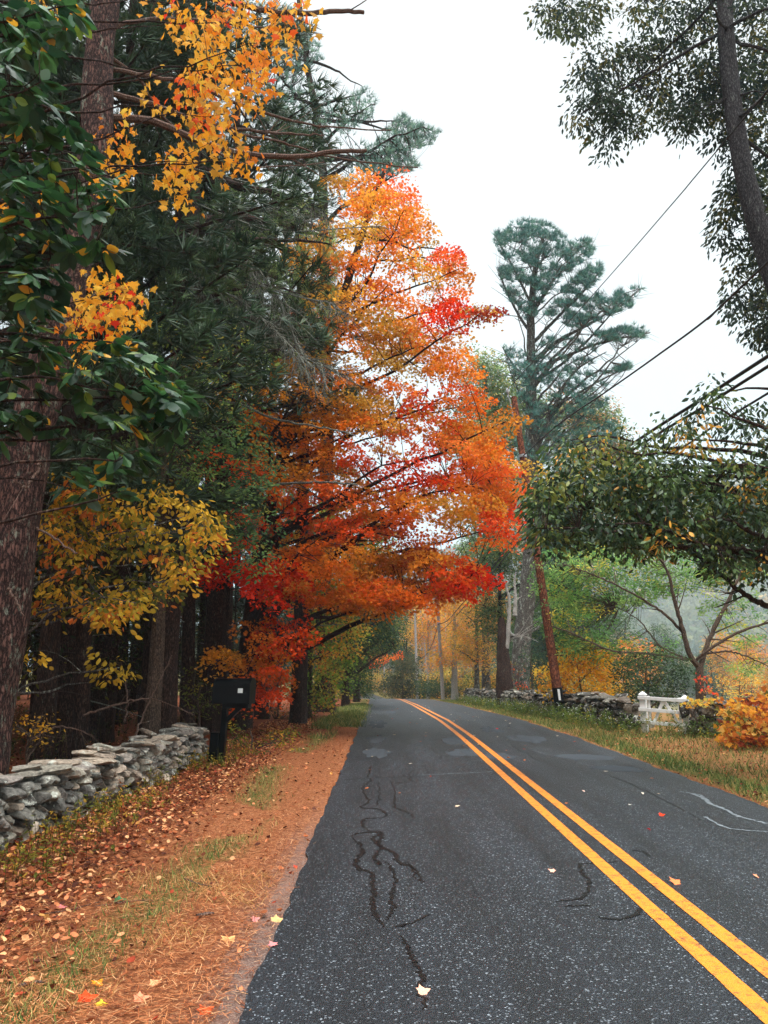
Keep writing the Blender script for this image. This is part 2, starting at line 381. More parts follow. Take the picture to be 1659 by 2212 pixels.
def road_mat():
    m, nt, p, o = mat('asphalt')
    tcn = nd(nt, 'ShaderNodeTexCoord')
    v = nd(nt, 'ShaderNodeTexVoronoi'); v.inputs['Scale'].default_value = 110; nt.links.new(tcn.outputs['Object'], v.inputs[0])
    hs = nd(nt, 'ShaderNodeSeparateColor'); nt.links.new(v.outputs['Color'], hs.inputs[0])
    cr = nd(nt, 'ShaderNodeValToRGB'); el = cr.color_ramp.elements
    el[0].position = 0; el[0].color = (*lin(20,22,25), 1); el[1].position = 1; el[1].color = (*lin(132,138,142), 1)
    for q, c in ((.45, lin(17,21,26)), (.78, lin(24,28,33)), (.94, lin(46,52,58))):
        a_ = el.new(q); a_.color = (*c, 1)
    nt.links.new(hs.outputs[0], cr.inputs[0])
    mp = nd(nt, 'ShaderNodeMapping'); mp.inputs['Scale'].default_value = (1.5, .16, 1); nt.links.new(tcn.outputs['Object'], mp.inputs[0])
    n = nd(nt, 'ShaderNodeTexNoise'); n.inputs['Scale'].default_value = 1.3; n.inputs['Detail'].default_value = 7; n.inputs['Roughness'].default_value = .65; nt.links.new(mp.outputs[0], n.inputs[0])
    c2 = nd(nt, 'ShaderNodeValToRGB'); c2.color_ramp.elements[0].position = .36; c2.color_ramp.elements[0].color = (.45,.45,.46,1); c2.color_ramp.elements[1].position = .62; c2.color_ramp.elements[1].color = (1.3,1.33,1.38,1)
    nt.links.new(n.outputs['Fac'], c2.inputs[0])
    mu = nd(nt, 'ShaderNodeMix', data_type='RGBA', blend_type='MULTIPLY'); mu.inputs[0].default_value = 1; mu.clamp_result = False
    nt.links.new(cr.outputs[0], mu.inputs[6]); nt.links.new(c2.outputs[0], mu.inputs[7])
    nt.links.new(mu.outputs[2], p.inputs['Base Color']); p.inputs['Roughness'].default_value = .52; p.inputs['Specular IOR Level'].default_value = .38
    b = nd(nt, 'ShaderNodeBump'); b.inputs['Strength'].default_value = .7; b.inputs['Distance'].default_value = .008
    nt.links.new(v.outputs['Distance'], b.inputs['Height']); nt.links.new(b.outputs[0], p.inputs['Normal'])
    return m
M_ROAD = road_mat()
def plain(name, c, rough=.6, spec=.3, nsc=0, namp=.25, bump=0):
    m, nt, p, o = mat(name); p.inputs['Roughness'].default_value = rough; p.inputs['Specular IOR Level'].default_value = spec
    if nsc:
        tcn = nd(nt, 'ShaderNodeTexCoord'); n = nd(nt, 'ShaderNodeTexNoise'); n.inputs['Scale'].default_value = nsc; n.inputs['Detail'].default_value = 8; n.inputs['Roughness'].default_value = .7
        nt.links.new(tcn.outputs['Object'], n.inputs[0])
        cr = nd(nt, 'ShaderNodeValToRGB'); cr.color_ramp.elements[0].position = .35; cr.color_ramp.elements[1].position = .65
        cr.color_ramp.elements[0].color = (*[q*(1-namp) for q in c], 1); cr.color_ramp.elements[1].color = (*[min(q*(1+namp), .95) for q in c], 1)
        nt.links.new(n.outputs['Fac'], cr.inputs[0]); nt.links.new(cr.outputs[0], p.inputs['Base Color'])
        if bump:
            b = nd(nt, 'ShaderNodeBump'); b.inputs['Strength'].default_value = bump; b.inputs['Distance'].default_value = .01
            nt.links.new(n.outputs['Fac'], b.inputs['Height']); nt.links.new(b.outputs[0], p.inputs['Normal'])
    else: p.inputs['Base Color'].default_value = (*c, 1)
    return m
def stone_mat():
    m, nt, p, o = mat('stone')
    g = nd(nt, 'ShaderNodeAttribute', attribute_name='Col'); tcn = nd(nt, 'ShaderNodeTexCoord')
    def noise(s, d=8, r=.7):
        n = nd(nt, 'ShaderNodeTexNoise'); n.inputs['Scale'].default_value = s; n.inputs['Detail'].default_value = d; n.inputs['Roughness'].default_value = r
        nt.links.new(tcn.outputs['Object'], n.inputs[0]); return n
    n1 = noise(22); c1 = nd(nt, 'ShaderNodeValToRGB'); c1.color_ramp.elements[0].position = .3; c1.color_ramp.elements[0].color = (.22,.22,.21,1); c1.color_ramp.elements[1].position = .7; c1.color_ramp.elements[1].color = (1.25,1.22,1.16,1)
    nt.links.new(n1.outputs['Fac'], c1.inputs[0])
    mu = nd(nt, 'ShaderNodeMix', data_type='RGBA', blend_type='MULTIPLY'); mu.inputs[0].default_value = 1
    nt.links.new(g.outputs['Color'], mu.inputs[6]); nt.links.new(c1.outputs[0], mu.inputs[7])
    n2 = noise(6, 10, .75); c2 = nd(nt, 'ShaderNodeValToRGB'); c2.color_ramp.elements[0].position = .56; c2.color_ramp.elements[1].position = .62
    nt.links.new(n2.outputs['Fac'], c2.inputs[0])
    mm = nd(nt, 'ShaderNodeMix', data_type='RGBA'); mm.inputs[7].default_value = (*lin(192,194,182), 1)
    nt.links.new(c2.outputs[0], mm.inputs[0]); nt.links.new(mu.outputs[2], mm.inputs[6])
    nt.links.new(mm.outputs[2], p.inputs['Base Color']); p.inputs['Roughness'].default_value = .9; p.inputs['Specular IOR Level'].default_value = .15
    b = nd(nt, 'ShaderNodeBump'); b.inputs['Strength'].default_value = .9; b.inputs['Distance'].default_value = .02
    nt.links.new(n1.outputs['Fac'], b.inputs['Height']); nt.links.new(b.outputs[0], p.inputs['Normal'])
    return m
M_STONE = stone_mat()
def line_mat():
    m, nt, p, o = mat('yellow line paint')
    tcn = nd(nt, 'ShaderNodeTexCoord'); v = nd(nt, 'ShaderNodeTexVoronoi'); v.inputs['Scale'].default_value = 85; nt.links.new(tcn.outputs['Object'], v.inputs[0])
    n = nd(nt, 'ShaderNodeTexNoise'); n.inputs['Scale'].default_value = 16; n.inputs['Detail'].default_value = 10; n.inputs['Roughness'].default_value = .85; nt.links.new(tcn.outputs['Object'], n.inputs[0])
    cr = nd(nt, 'ShaderNodeValToRGB'); cr.color_ramp.elements[0].position = .38; cr.color_ramp.elements[0].color = (*lin(74,56,34),1); cr.color_ramp.elements[1].position = .50; cr.color_ramp.elements[1].color = (*lin(222,128,20),1)
    nt.links.new(n.outputs['Fac'], cr.inputs[0]); nt.links.new(cr.outputs[0], p.inputs['Base Color']); p.inputs['Roughness'].default_value = .6
    b = nd(nt, 'ShaderNodeBump'); b.inputs['Strength'].default_value = .4; b.inputs['Distance'].default_value = .006
    nt.links.new(v.outputs['Distance'], b.inputs['Height']); nt.links.new(b.outputs[0], p.inputs['Normal'])
    return m
M_LINE = line_mat()
M_TAR = plain('tar', lin(16,13,12), .5, .2, 30, .3)
M_SCRAPE = plain('worn pale asphalt', lin(112,119,123), .8, .2, 20, .35)
M_WHITE = plain('white paint', (.78,.78,.77), .45, .35, 9, .10)
M_BLACK = plain('black enamel', (.002,.003,.004), .36, .12)
M_WIRE = plain('wire', (.012,.013,.015), .6, .3)
M_METAL = plain('grey metal', (.30,.31,.32), .4, .5)
M_DARKCORE = plain('wall core', (.02,.018,.016), .95, .05, 8)
M_PLATE = plain('number plate', (.62,.66,.66), .5, .3)
M_POLE = bark_mat('weathered pole wood', lin(62,34,26), lin(168,102,76), lin(176,128,102), -.03, .8, .6)
M_POLEGREY = bark_mat('grey pole wood', lin(128,122,120), lin(205,198,194), None, 0, 2., .4)

# ------------------------------------------------------------------ the ground, the road
def grid(xs, ys, hf):
    X, Y = np.meshgrid(xs, ys); Z = hf(X, Y)
    V = np.stack([X, Y, Z], -1).reshape(-1, 3); nx = len(xs); ny = len(ys)
    i = np.arange(nx*ny).reshape(ny, nx)
    f = np.stack([i[:-1,:-1], i[:-1,1:], i[1:,1:], i[1:,:-1]], -1).reshape(-1, 4)
    return V, f
def gcol(x, y):
    """grass, leaf litter, gravel weights"""
    d = np.abs(x-xc(y))-HALF; n1 = vnoise(x*1.7, y*.9, 21); n2 = vnoise(x*.5, y*.35, 22)
    left = x < xc(y)
    xo = x-xl(y)
    grass = np.where(left, .95*np.exp(-((xo+.95+.15*np.sin(y*.6))/.22)**2)*(n1 > .35)*(n2 > .3)+(y > 22)*.9*np.exp(-((xo+.35)/.35)**2), 0)
    grass = np.where(~left, sm(-.02, .22, d)*(.55+.45*sm(.3,.6,n2)), grass)
    grass = np.where(~left & (y < 18.5) & (d > .7), grass*.3, grass)
    grass = np.where(~left & (x > xw(y)), .45, grass); grass = np.where(y > 74, .8, grass)
    lit = np.where(left, sm(-1.1, -1.8, xo)*(.75+.25*n1), .25*(n1 > .6)); lit = np.where(y > 74, 1, lit)
    grav = np.where(left, np.exp(-(np.clip(-xo, 0, 9)/.22)**2)*(1-sm(5.5, 11, y))*(.5+.5*n1), 0)
    return np.clip(np.stack([grass, lit, grav], -1), 0, 1)
def axis(*seg):
    return np.unique(np.concatenate([np.arange(a_, b_, s_) for a_, b_, s_ in seg]))
xs = axis((-560,-300,30),(-300,-40,12),(-40,-6,1.2),(-6,10,.10),(10,30,1),(30,160,5),(160,900,20)); ys = axis((-25,1,2),(1,30,.12),(30,60,.5),(60,150,2),(150,300,6),(300,1500,20))
V, f = grid(xs, ys, H)
mb = MB(); ctr = V[f].mean(1); mb.add(V, f, gcol(ctr[:,0], ctr[:,1]))
gr = mb.build('ground', M_GROUND, smooth=True); tag(gr, 'roadside ground of orange pine needles, leaf litter and grass', None, None, 'structure')

mb = MB(); ys = axis((-12,30,.08),(30,72,.4),(72,180,1.5)); n = len(ys)
el_ = -HALF+.05*(vnoise(ys*2.3, ys*0, 1)-.5)+.03*(vnoise(ys*9, ys*0, 2)-.5)
er_ = HALF+.10*(vnoise(ys*1.3, ys*0+4, 3)-.5)+.04*(vnoise(ys*8, ys*0, 4)-.5)
u = np.linspace(0, 1, 9)[None]
X = xc(ys)[:,None]+el_[:,None]*(1-u)+er_[:,None]*u; Yg = np.broadcast_to(ys[:,None], X.shape)
Z = zr(Yg)+.012-.02*np.abs(u-.5)*2*1.0
V = np.stack([X, Yg, Z], -1).reshape(-1, 3); i = np.arange(n*9).reshape(n, 9)
f = np.stack([i[:-1,:-1], i[:-1,1:], i[1:,1:], i[1:,:-1]], -1).reshape(-1, 4)
mb.add(V, f); rd = mb.build('road', M_ROAD, smooth=True); tag(rd, 'dark speckled asphalt country road', None, None, 'structure')
def road_z(x, y): return zr(y)+.012-.02*np.abs((x-xc(y))/HALF)
def ribbon(mb, P, w, dz, jit=.1):
    """P (n,2) on the road; w widths"""
    P = np.asarray(P, float); n = len(P); T = norm(np.gradient(P, axis=0)); Nn = np.stack([-T[:,1], T[:,0]], 1)
    w = np.broadcast_to(w, (n,))*(1+jit*rng.normal(size=n))
    A = P+Nn*w[:,None]/2; B = P-Nn*w[:,None]/2
    V = np.concatenate([np.c_[A, road_z(A[:,0], A[:,1])+dz], np.c_[B, road_z(B[:,0], B[:,1])+dz]])
    i = np.arange(n-1); f = np.stack([i, i+n, i+n+1, i+1], 1); mb.add(V, f)
mb = MB(); ys = axis((-8,40,.06),(40,76,.4))
for off in (-.015-.10, .145-.015-.0+.02):
    ribbon(mb, np.c_[xc(ys)+off, ys], .115, .004, .018)
ln = mb.build('double_yellow_line', M_LINE); tag(ln, 'double yellow centre line painted on the road', None, None, 'structure')
def pxground(pts):
    return np.array([G(*q)[:2] for q in pts])
def z3(x, y): return ((1300+x*1.0392)*.5486, (3000+y*1.0392)*.5486)     # from the enlarged crop of the road
mb = MB()
for w, pts in ((.045,[(150,80),(125,115),(145,160),(120,185),(190,195),(205,225),(130,230),(125,255),(150,280)]),(.05,[(85,297),(115,285),(190,283),(160,310),(195,345),(170,375),(185,410),(165,400)]),
   (.055,[(82,300),(115,330),(120,365),(95,400),(110,425),(155,440),(165,500),(162,560),(175,610),(205,650)]),(.05,[(160,275),(200,290),(185,330),(240,365),(260,395),(310,420),(325,470)]),
   (.035,[(232,85),(245,130),(245,185),(290,205),(325,230)]),(.04,[(210,400),(235,430),(250,480),(225,540),(240,580),(215,620)]),(.03,[(30,78),(150,72),(300,65),(400,62)]),
   (.035,[(265,680),(300,740),(325,800),(350,870),(350,990)]),(.025,[(245,655),(300,640),(375,603)]),(.04,[(1115,405),(1040,408),(950,412),(960,450),(985,490),(960,540),(930,552),(860,557)]),
   (.04,[(1190,575),(1160,610),(1090,630),(1030,625)]),(.03,[(890,577),(990,580)]),(.04,[(1145,358),(1190,365),(1215,385)]),(.03,[(1050,60),(1150,100),(1290,170),(1420,240)]),
   (.022,[(180,85),(185,140),(178,180)]),(.025,[(240,90),(300,88)]),(.03,[(290,400),(330,440),(350,480)])):
    P = smooth_path(pxground([z3(*q) for q in pts]), len(pts)*8)
    P += .010*rng.normal(size=P.shape)
    ribbon(mb, P, w*.7*np.clip(np.sin(np.linspace(0.15, np.pi-.15, len(P)))*1.6, .3, 1), .003, .3)
for _ in range(40):      # fine longitudinal cracks farther on
    y0 = rng.uniform(11, 34); x0 = xc(y0)+rng.uniform(-2.3, 2.3); L = rng.uniform(.5, 3.); k = 14
    P = np.c_[x0+np.cumsum(rng.normal(scale=.03, size=k)), y0+np.linspace(0, L, k)]; ribbon(mb, P, .012+.0006*y0, .003, .3)
ob = mb.build('crack_seal', M_TAR); tag(ob, 'dark tar crack seal snaking over the road', None, None, 'structure')
mb = MB()
for w, pts in ((.03,[(330,62),(450,57),(540,53),(620,50)]),(.05,[(1370,130),(1420,150),(1440,170),(1500,195),(1540,215),(1600,235),(1659,250)]),(.03,[(1420,225),(1500,262),(1580,275),(1659,278)]),(.03,[(1330,125),(1400,135),(1420,150)])):
    P = smooth_path(pxground([z3(*q) for q in pts]), len(pts)*8); P += .006*rng.normal(size=P.shape); ribbon(mb, P, w, .003, .3)
ob = mb.build('scraped_asphalt', M_SCRAPE); tag(ob, 'pale scraped streaks on the asphalt', None, None, 'structure')
# broken, darker overlay patches where the surface has worn through
mb = MB(); 
def patch(cx, cy, rx, ry):
    k = 30; th = np.linspace(0, 2*np.pi, k, endpoint=False); r = 1+.28*(vnoise(th*3+cx*9, th*0+cy, 6)*2-1)+.12*rng.normal(size=k)
    P = np.c_[cx+rx*r*np.cos(th), cy+ry*r*np.sin(th)]; P = np.r_[P, [[cx, cy]]]
    V = np.c_[P, road_z(P[:,0], P[:,1])+.002]; f = np.array([(j, (j+1) % k, k) for j in range(k)]); mb.add(V, f)
for (a1, b1, c1, d1) in ((815,1565,.22,2.0),(812,1600,.2,.9),(815,1630,.24,.8),(845,1540,.2,2),(1000,1632,.28,.7),(990,1605,.3,.9),(1080,1640,.3,.5),(1140,1600,.4,.9),(1250,1640,.5,.5),(1060,1580,.25,1.),(1330,1665,.45,.4)):
    q = G(a1, b1); patch(q[0], q[1], c1, d1)
ob = mb.build('worn_patches', plain('worn asphalt', lin(60,65,70), .8, .2, 60, .4, .5)); tag(ob, 'lighter worn patches in the road surface', None, None, 'structure')

# ------------------------------------------------------------------ dry stone walls
def ico(sub):
    import bmesh
    b = bmesh.new(); bmesh.ops.create_icosphere(b, subdivisions=sub, radius=1); b.verts.ensure_lookup_table()
    v = np.array([q.co[:] for q in b.verts]); f = np.array([[w.index for w in q.verts] for q in b.faces]); b.free(); return v, f
def rocks(sub, n):
    v, f = ico(sub); res = []
    for _ in range(n):
        q = v/(np.abs(v)**3.2).sum(1, keepdims=True)**(1/3.2)
        for _ in range(13):
            d = norm(rng.normal(size=3)); s = (q@d); h = s.max()*rng.uniform(.58, .84)
            q = q-np.clip(s-h, 0, None)[:,None]*d
        q = q*(1+.09*(vnoise(v[:,0]*4+v[:,2]*3+9, v[:,1]*4+9, int(rng.integers(99)))[:,None]-.5)*2+.05*(vnoise(v[:,0]*9+v[:,2]*7+9, v[:,1]*9+9, int(rng.integers(99)))[:,None]-.5)*2)
        res.append(q*np.array([1,1,1])/np.abs(q).max(0))
    return res, f
RK3, RF3 = rocks(3, 14); RK2, RF2 = rocks(2, 12)
STONES = [(150,144,134),(170,164,152),(124,122,118),(176,160,146),(110,106,102),(156,148,142),(190,174,158),(136,134,128)]
def dry_wall(name, label, path, height, thick, seed, near=True, size=1., dark=1.):
    g = np.random.default_rng(seed); P = np.asarray(path, float)
    seg = np.linalg.norm(np.diff(P, axis=0), axis=1); S = np.r_[0, np.cumsum(seg)]; Ltot = S[-1]
    pos = lambda s: np.array([np.interp(s, S, P[:,0]), np.interp(s, S, P[:,1])])
    mb = MB()
    def stone(s, off, z, hl, hd, hh, tilt=.12, c=None):
        p = pos(s); d = pos(min(s+.1, Ltot))-pos(max(s-.1, 0)); d = d/np.linalg.norm(d); nn = np.array([-d[1], d[0]])
        RK, RF = (RK3, RF3) if near else (RK2, RF2)
        q = RK[g.integers(len(RK))].copy()
        if g.random() < .5: q[:,0] *= -1; RF = RF[:,::-1]
        q = q*np.array([hl, hd, hh]); t = g.normal(scale=tilt, size=3)
        rx = np.array([[1,0,0],[0,math.cos(t[0]),-math.sin(t[0])],[0,math.sin(t[0]),math.cos(t[0])]])
        ry = np.array([[math.cos(t[1]),0,math.sin(t[1])],[0,1,0],[-math.sin(t[1]),0,math.cos(t[1])]])
        q = q@rx.T@ry.T
        a = t[2]*.6; q = np.c_[q[:,0]*math.cos(a)-q[:,1]*math.sin(a), q[:,0]*math.sin(a)+q[:,1]*math.cos(a), q[:,2]]
        W = np.c_[p[0]+q[:,0]*d[0]+(q[:,1]+off)*nn[0], p[1]+q[:,0]*d[1]+(q[:,1]+off)*nn[1], q[:,2]+z+H(p[0], p[1])]
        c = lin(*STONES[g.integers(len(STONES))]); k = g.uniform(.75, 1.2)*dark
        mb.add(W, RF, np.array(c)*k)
    cap = .115*size
    for side in (-1, 1):
        rows = max(3, int(round((height-cap*.6)/(.165*size)))); rh = (height-cap*.6)/rows
        for r in range(rows):
            s = g.uniform(-.1, .1)
            while s < Ltot:
                l = g.uniform(.15, .36)*size; 
                if g.random() < .12: l *= 1.5
                hh = rh*g.uniform(.85, 1.35); z = (r+.5)*rh+g.normal(scale=.018)-.02
                if g.random() < .16: l *= .6; hh *= 1.5
                stone(s+l/2, side*(thick/2-.14*(1-.0)-.03*r/rows*2+g.normal(scale=.03)), z, l*.54, .17*g.uniform(.8,1.2), hh*.56, .15)
                s += l*g.uniform(.93, 1.03)
    s = 0
    while s < Ltot:
        l = g.uniform(.3, .72)*size; stone(s+l/2, g.normal(scale=.05), height-cap*.35+.02*g.normal(), l*.55, thick*g.uniform(.34,.5), cap*g.uniform(.45,.8), .09); s += l*.93
        if g.random() < .5: stone(s-l*.4, g.normal(scale=.12), height+cap*.45, l*.28, .16, cap*.45, .15)
    w = mb.build(name, M_STONE, smooth=False)
    tag(w, label, 'stone wall')
    c = MB(); k = 30; ss = np.linspace(.15, Ltot-.15, k); ps = np.array([pos(q) for q in ss])
    T = norm(np.gradient(ps, axis=0)); Nn = np.c_[-T[:,1], T[:,0]]*(thick/2-.17)
    hz = H(ps[:,0], ps[:,1])
    A = np.c_[ps+Nn, hz-.1]; B = np.c_[ps+Nn, hz+height-.1]; Cc = np.c_[ps-Nn, hz+height-.1]; D = np.c_[ps-Nn, hz-.1]
    i = np.arange(k-1); c.add(np.concatenate([A,B,Cc,D]), np.concatenate([np.stack([i+o1, i+1+o1, i+1+o2, i+o2], 1) for o1, o2 in ((0,k),(k,2*k),(2*k,3*k))]+[np.array([[0,k,2*k,3*k],[k-1,2*k-1,3*k-1,4*k-1]])]))
    c.build('core', M_DARKCORE, w)
    return w
dry_wall('stone_wall', 'grey lichened dry stone wall behind the black mailbox', [(-3.62,3.5),(-3.60,7.0),(-3.48,8.6),(-3.42,11.0),(-3.38,14.3)], .57, .56, 11, True, .68, .92)
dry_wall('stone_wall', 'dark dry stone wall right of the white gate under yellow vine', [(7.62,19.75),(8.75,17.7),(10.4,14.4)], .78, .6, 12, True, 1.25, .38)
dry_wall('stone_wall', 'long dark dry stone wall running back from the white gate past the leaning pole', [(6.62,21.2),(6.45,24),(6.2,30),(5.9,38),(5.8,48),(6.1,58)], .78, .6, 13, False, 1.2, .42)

# ------------------------------------------------------------------ mailbox, gate
def box(mb, c, s, M=None, bev=.0, col=(.5,.5,.5)):
    x, y, z = np.array(s)/2; b = bev
    if b:
        V = []; 
        for zz, i in ((-z,b),(-z+b,0),(z-b,0),(z,b)):
            X, Y = x-i, y-i
            V += [(-X+b,-Y,zz),(X-b,-Y,zz),(X,-Y+b,zz),(X,Y-b,zz),(X-b,Y,zz),(-X+b,Y,zz),(-X,Y-b,zz),(-X,-Y+b,zz)]
        V = np.array(V); f = [(r*8+j, r*8+(j+1) % 8, (r+1)*8+(j+1) % 8, (r+1)*8+j) for r in range(3) for j in range(8)]
        V = V+np.array(c)
        if M is not None: V = M(V)
        n0 = mb.n; mb.add(V, np.array(f), col)
        mb.Fc.append(np.array([[7,6,5,4,3,2,1,0],[24,25,26,27,28,29,30,31]])+n0); mb.C.append(np.tile(col, (2,1)))
        return
    V = np.array([(-x,-y,-z),(x,-y,-z),(x,y,-z),(-x,y,-z),(-x,-y,z),(x,-y,z),(x,y,z),(-x,y,z)])+np.array(c)
    if M is not None: V = M(V)
    mb.add(V, np.array([(3,2,1,0),(4,5,6,7),(0,1,5,4),(1,2,6,5),(2,3,7,6),(3,0,4,7)]), col)
def prism(mb, prof, y0, y1, M=None, axis_='y', col=(.5,.5,.5)):
    """profile (a,z) extruded along the other axis"""
    n = len(prof); a = np.array(prof, float)
    mk = (lambda t: np.c_[a[:,0], np.full(n, t), a[:,1]]) if axis_ == 'y' else (lambda t: np.c_[np.full(n, t), a[:,0], a[:,1]])
    V = np.concatenate([mk(y0), mk(y1)]); 
    if M is not None: V = M(V)
    n0 = mb.n; i = np.arange(n); mb.add(V, np.stack([i, (i+1) % n, (i+1) % n+n, i+n], 1), col)
    mb.Fc.append(np.array([list(range(n))[::-1], list(range(n, 2*n))])+n0); mb.C.append(np.tile(col, (2,1)))
def frame(origin, rz=0, lean=(0,0)):
    o = np.array(origin, float); c, s = math.cos(rz), math.sin(rz)
    def M(V):
        V = np.array(V, float); V = V+np.c_[V[:,2]*lean[0], V[:,2]*lean[1], V[:,2]*0]
        return np.c_[V[:,0]*c-V[:,1]*s, V[:,0]*s+V[:,1]*c, V[:,2]]+o
    return M
q = at(477, 1655, 13.35); mo = (q[0], 13.35, float(H(q[0], 13.35))-.01)
M = frame(mo, R(-9), (.045, 0))
mbx = thing('mailbox', 'black rural mailbox numbered 22 on a black wooden post', 'mailbox', mo)
m_ = MB(); box(m_, (0,0,.50), (.095,.095,1.06), M, .006); m_.build('post', M_BLACK, mbx)
m_ = MB(); box(m_, (.20,0,.965), (.44,.20,.075), M, .006); prism(m_, [(.048,.68),(.30,.927),(.20,.927),(.048,.78)], -.04, .04, M); m_.build('bracket', M_BLACK, mbx)
W_, X0, X1, Z0, Z1 = .15, -.19, .445, 1.004, 1.30
prof = [(-W_,Z0),(W_,Z0)]+[(W_*math.cos(t), Z1+.115*math.sin(t)) for t in np.linspace(0, math.pi, 15)]
m_ = MB(); prism(m_, prof, X0, X1-.012, M, 'x'); prism(m_, [(p_[0]*1.03, 1.15+(p_[1]-1.15)*1.02) for p_ in prof], X0-.006, X0+.012, M, 'x')
box(m_, (.127, -.152, 1.296), (.60,.006,.012), M); m_.build('box_body', M_BLACK, mbx)
m_ = MB(); prism(m_, [(p_[0]*1.05, 1.15+(p_[1]-1.15)*1.04) for p_ in prof], X1-.010, X1+.012, M, 'x'); prism(m_, [(p_[0]*1.05, 1.15+(p_[1]-1.15)*1.04) for p_ in prof[2:]], X1-.05, X1-.006, M, 'x')
dr = m_.build('door', M_BLACK, mbx)
m_ = MB(); box(m_, (X1+.022,0,1.36), (.025,.05,.02), M, .003); m_.build('handle', M_METAL, dr)
m_ = MB(); box(m_, (X1+.014,-.05,1.06), (.006,.16,.008), M); m_.build('door_hinge', M_METAL, dr)
m_ = MB(); box(m_, (.29, -.1545, 1.215), (.085,.004,.075), M); pl = m_.build('number_plate', M_PLATE, mbx)
m_ = MB(); two = [(0,.84),(.0,1),(.6,1),(.6,.45),(.18,.14),(.62,.14),(.62,0),(0,0),(0,.2),(.43,.55),(.43,.86),(.17,.86),(.17,.76),(0,.76)]
for ox in (.252, .292):
    prism(m_, [(ox+a_*.052, 1.186+b_*.058) for a_, b_ in two], -.1585, -.1567, M)
m_.build('numeral', M_BLACK, pl)
m_ = MB(); box(m_, (-.125,-.01,.265), (.15,.16,.50), M, .008); box(m_, (-.125,-.01,.522), (.165,.175,.014), M); m_.build('newspaper_box', M_BLACK, mbx)

g0 = np.array([6.66, 20.3]); g1 = np.array([7.52, 19.72]); dg = g1-g0; wg = np.linalg.norm(dg)
go = (g0[0], g0[1], float(H(*g0)))
M = frame(go, math.atan2(dg[1], dg[0]), (-.01, 0))
gt = thing('wooden_gate', 'small white wooden gate between two stone walls', 'gate', go)
for x_, h_ in ((.0, .93), (wg-.0, .86)):
    m_ = MB(); box(m_, (x_,0,h_/2-.05), (.155,.155,h_+.1), M, .008); box(m_, (x_,0,h_+.01), (.185,.185,.02), M, .005)
    V = np.array([(-.085,-.085,0),(.085,-.085,0),(.085,.085,0),(-.085,.085,0),(0,0,.075)])+np.array([x_,0,h_+.0205]); n0 = m_.n
    m_.add(M(V), np.array([(0,1,4),(1,2,4),(2,3,4),(3,0,4)])); m_.build('post', M_WHITE, gt)
Mg = lambda V: M(np.c_[V[:,0], V[:,1]-.10, V[:,2]-.045*V[:,0]])
for z_ in (.86, .57, .26):
    m_ = MB(); box(m_, (wg/2-.02,0,z_), (wg+.16,.03,.085), Mg, .005); m_.build('rail', M_WHITE, gt)
for x_ in (.16, wg-.13):
    m_ = MB(); box(m_, (x_,.032,.52), (.06,.028,.80), Mg, .004); m_.build('stile', M_WHITE, gt)
for a_, b_ in (((wg*.5,.83),(wg*.2,.16)), ((wg*.52,.83),(wg*.92,.12))):
    m_ = MB(); d_ = norm(np.array([b_[0]-a_[0], b_[1]-a_[1]])); nn_ = np.array([-d_[1], d_[0]])*.035
    prism(m_, [np.array(a_)+nn_, np.array(b_)+nn_, np.array(b_)-nn_, np.array(a_)-nn_], -.012+.034, .012+.034, Mg); m_.build('brace', M_WHITE, gt)

# ------------------------------------------------------------------ utility poles and wires
def pole(label, base, top, r0, r1, m, extra=True, name='utility_pole'):
    t = thing(name, label, 'utility pole', tuple(base))
    mb = MB(); P = np.linspace(base, top, 24); P[0,2] -= .3
    tubes(mb, P, np.linspace(r0, r1, 24), 16, cap=True); mb.build('shaft', m, t); return t
pb = G(1213, 1552); pt = at(1110, 858, pb[1]+.6)
lp = pole('rust brown leaning wooden utility pole beside the right grass verge', pb, pt, .165, .105, M_POLE)
ax = norm(pt-pb)
mb = MB(); P = np.linspace(pb-ax*.2, pb+ax*1.0, 5); tubes(mb, P, np.full(5, .175), 16); mb.build('base_wrap', M_BLACK, lp)
mb = MB(); c = pb+ax*.78+np.array([0,-.185,0]); box(mb, (0,0,0), (.075,.008,.36), lambda V: V+c+np.c_[V[:,2]*ax[0], V[:,2]*0, V[:,2]*0]); mb.build('marker_plate', M_WHITE, lp)
mb = MB(); w0 = at(1096, 842, pb[1]+.5); tubes(mb, np.array([pt-ax*.9+[-.13,-.02,0], pt-ax*.3+[-.16,-.02,0], w0-[0,0,.12]]), np.full(3,.022), 6)
tubes(mb, np.array([w0-[0,0,.16], w0-[0,0,.1], w0-[0,0,.02], w0+[0,0,.05]]), np.array([.03,.06,.06,.03]), 8, cap=True); mb.build('insulator', M_METAL, lp)
def on_axis(py): 
    ys_ = np.linspace(0, 1, 300); P = pb+(pt-pb)*ys_[:,None]
    rel = P-[0,0,EYE]; zc = rel[:,1]*math.cos(PITCH)+rel[:,2]*math.sin(PITCH); yy = -rel[:,1]*math.sin(PITCH)+rel[:,2]*math.cos(PITCH)
    return P[np.argmin(np.abs(1106-F*yy/zc-py))]
p2b = at(957, 1508.5, 66.); p2b[2] = H(p2b[0], 66.); p2t = at(937, 1165, p2b[1]+.3); pole('pale grey utility pole standing nearer of the two beyond the maple', p2b, p2t, .16, .10, M_POLEGREY)
p3b = at(902, 1506, 82); p3b[2] = H(p3b[0], 82); p3t = at(896, 1318, 82.2); pole('thin pale grey utility pole left of and beyond the nearer grey one', p3b, p3t, .16, .11, M_POLEGREY)
p4b = at(830, 1500, 112); p4b[2] = H(p4b[0], 112); p4t = at(830, 1440, 112); pole('tiny distant utility pole where the road bends', p4b, p4t, .14, .11, M_POLEGREY)
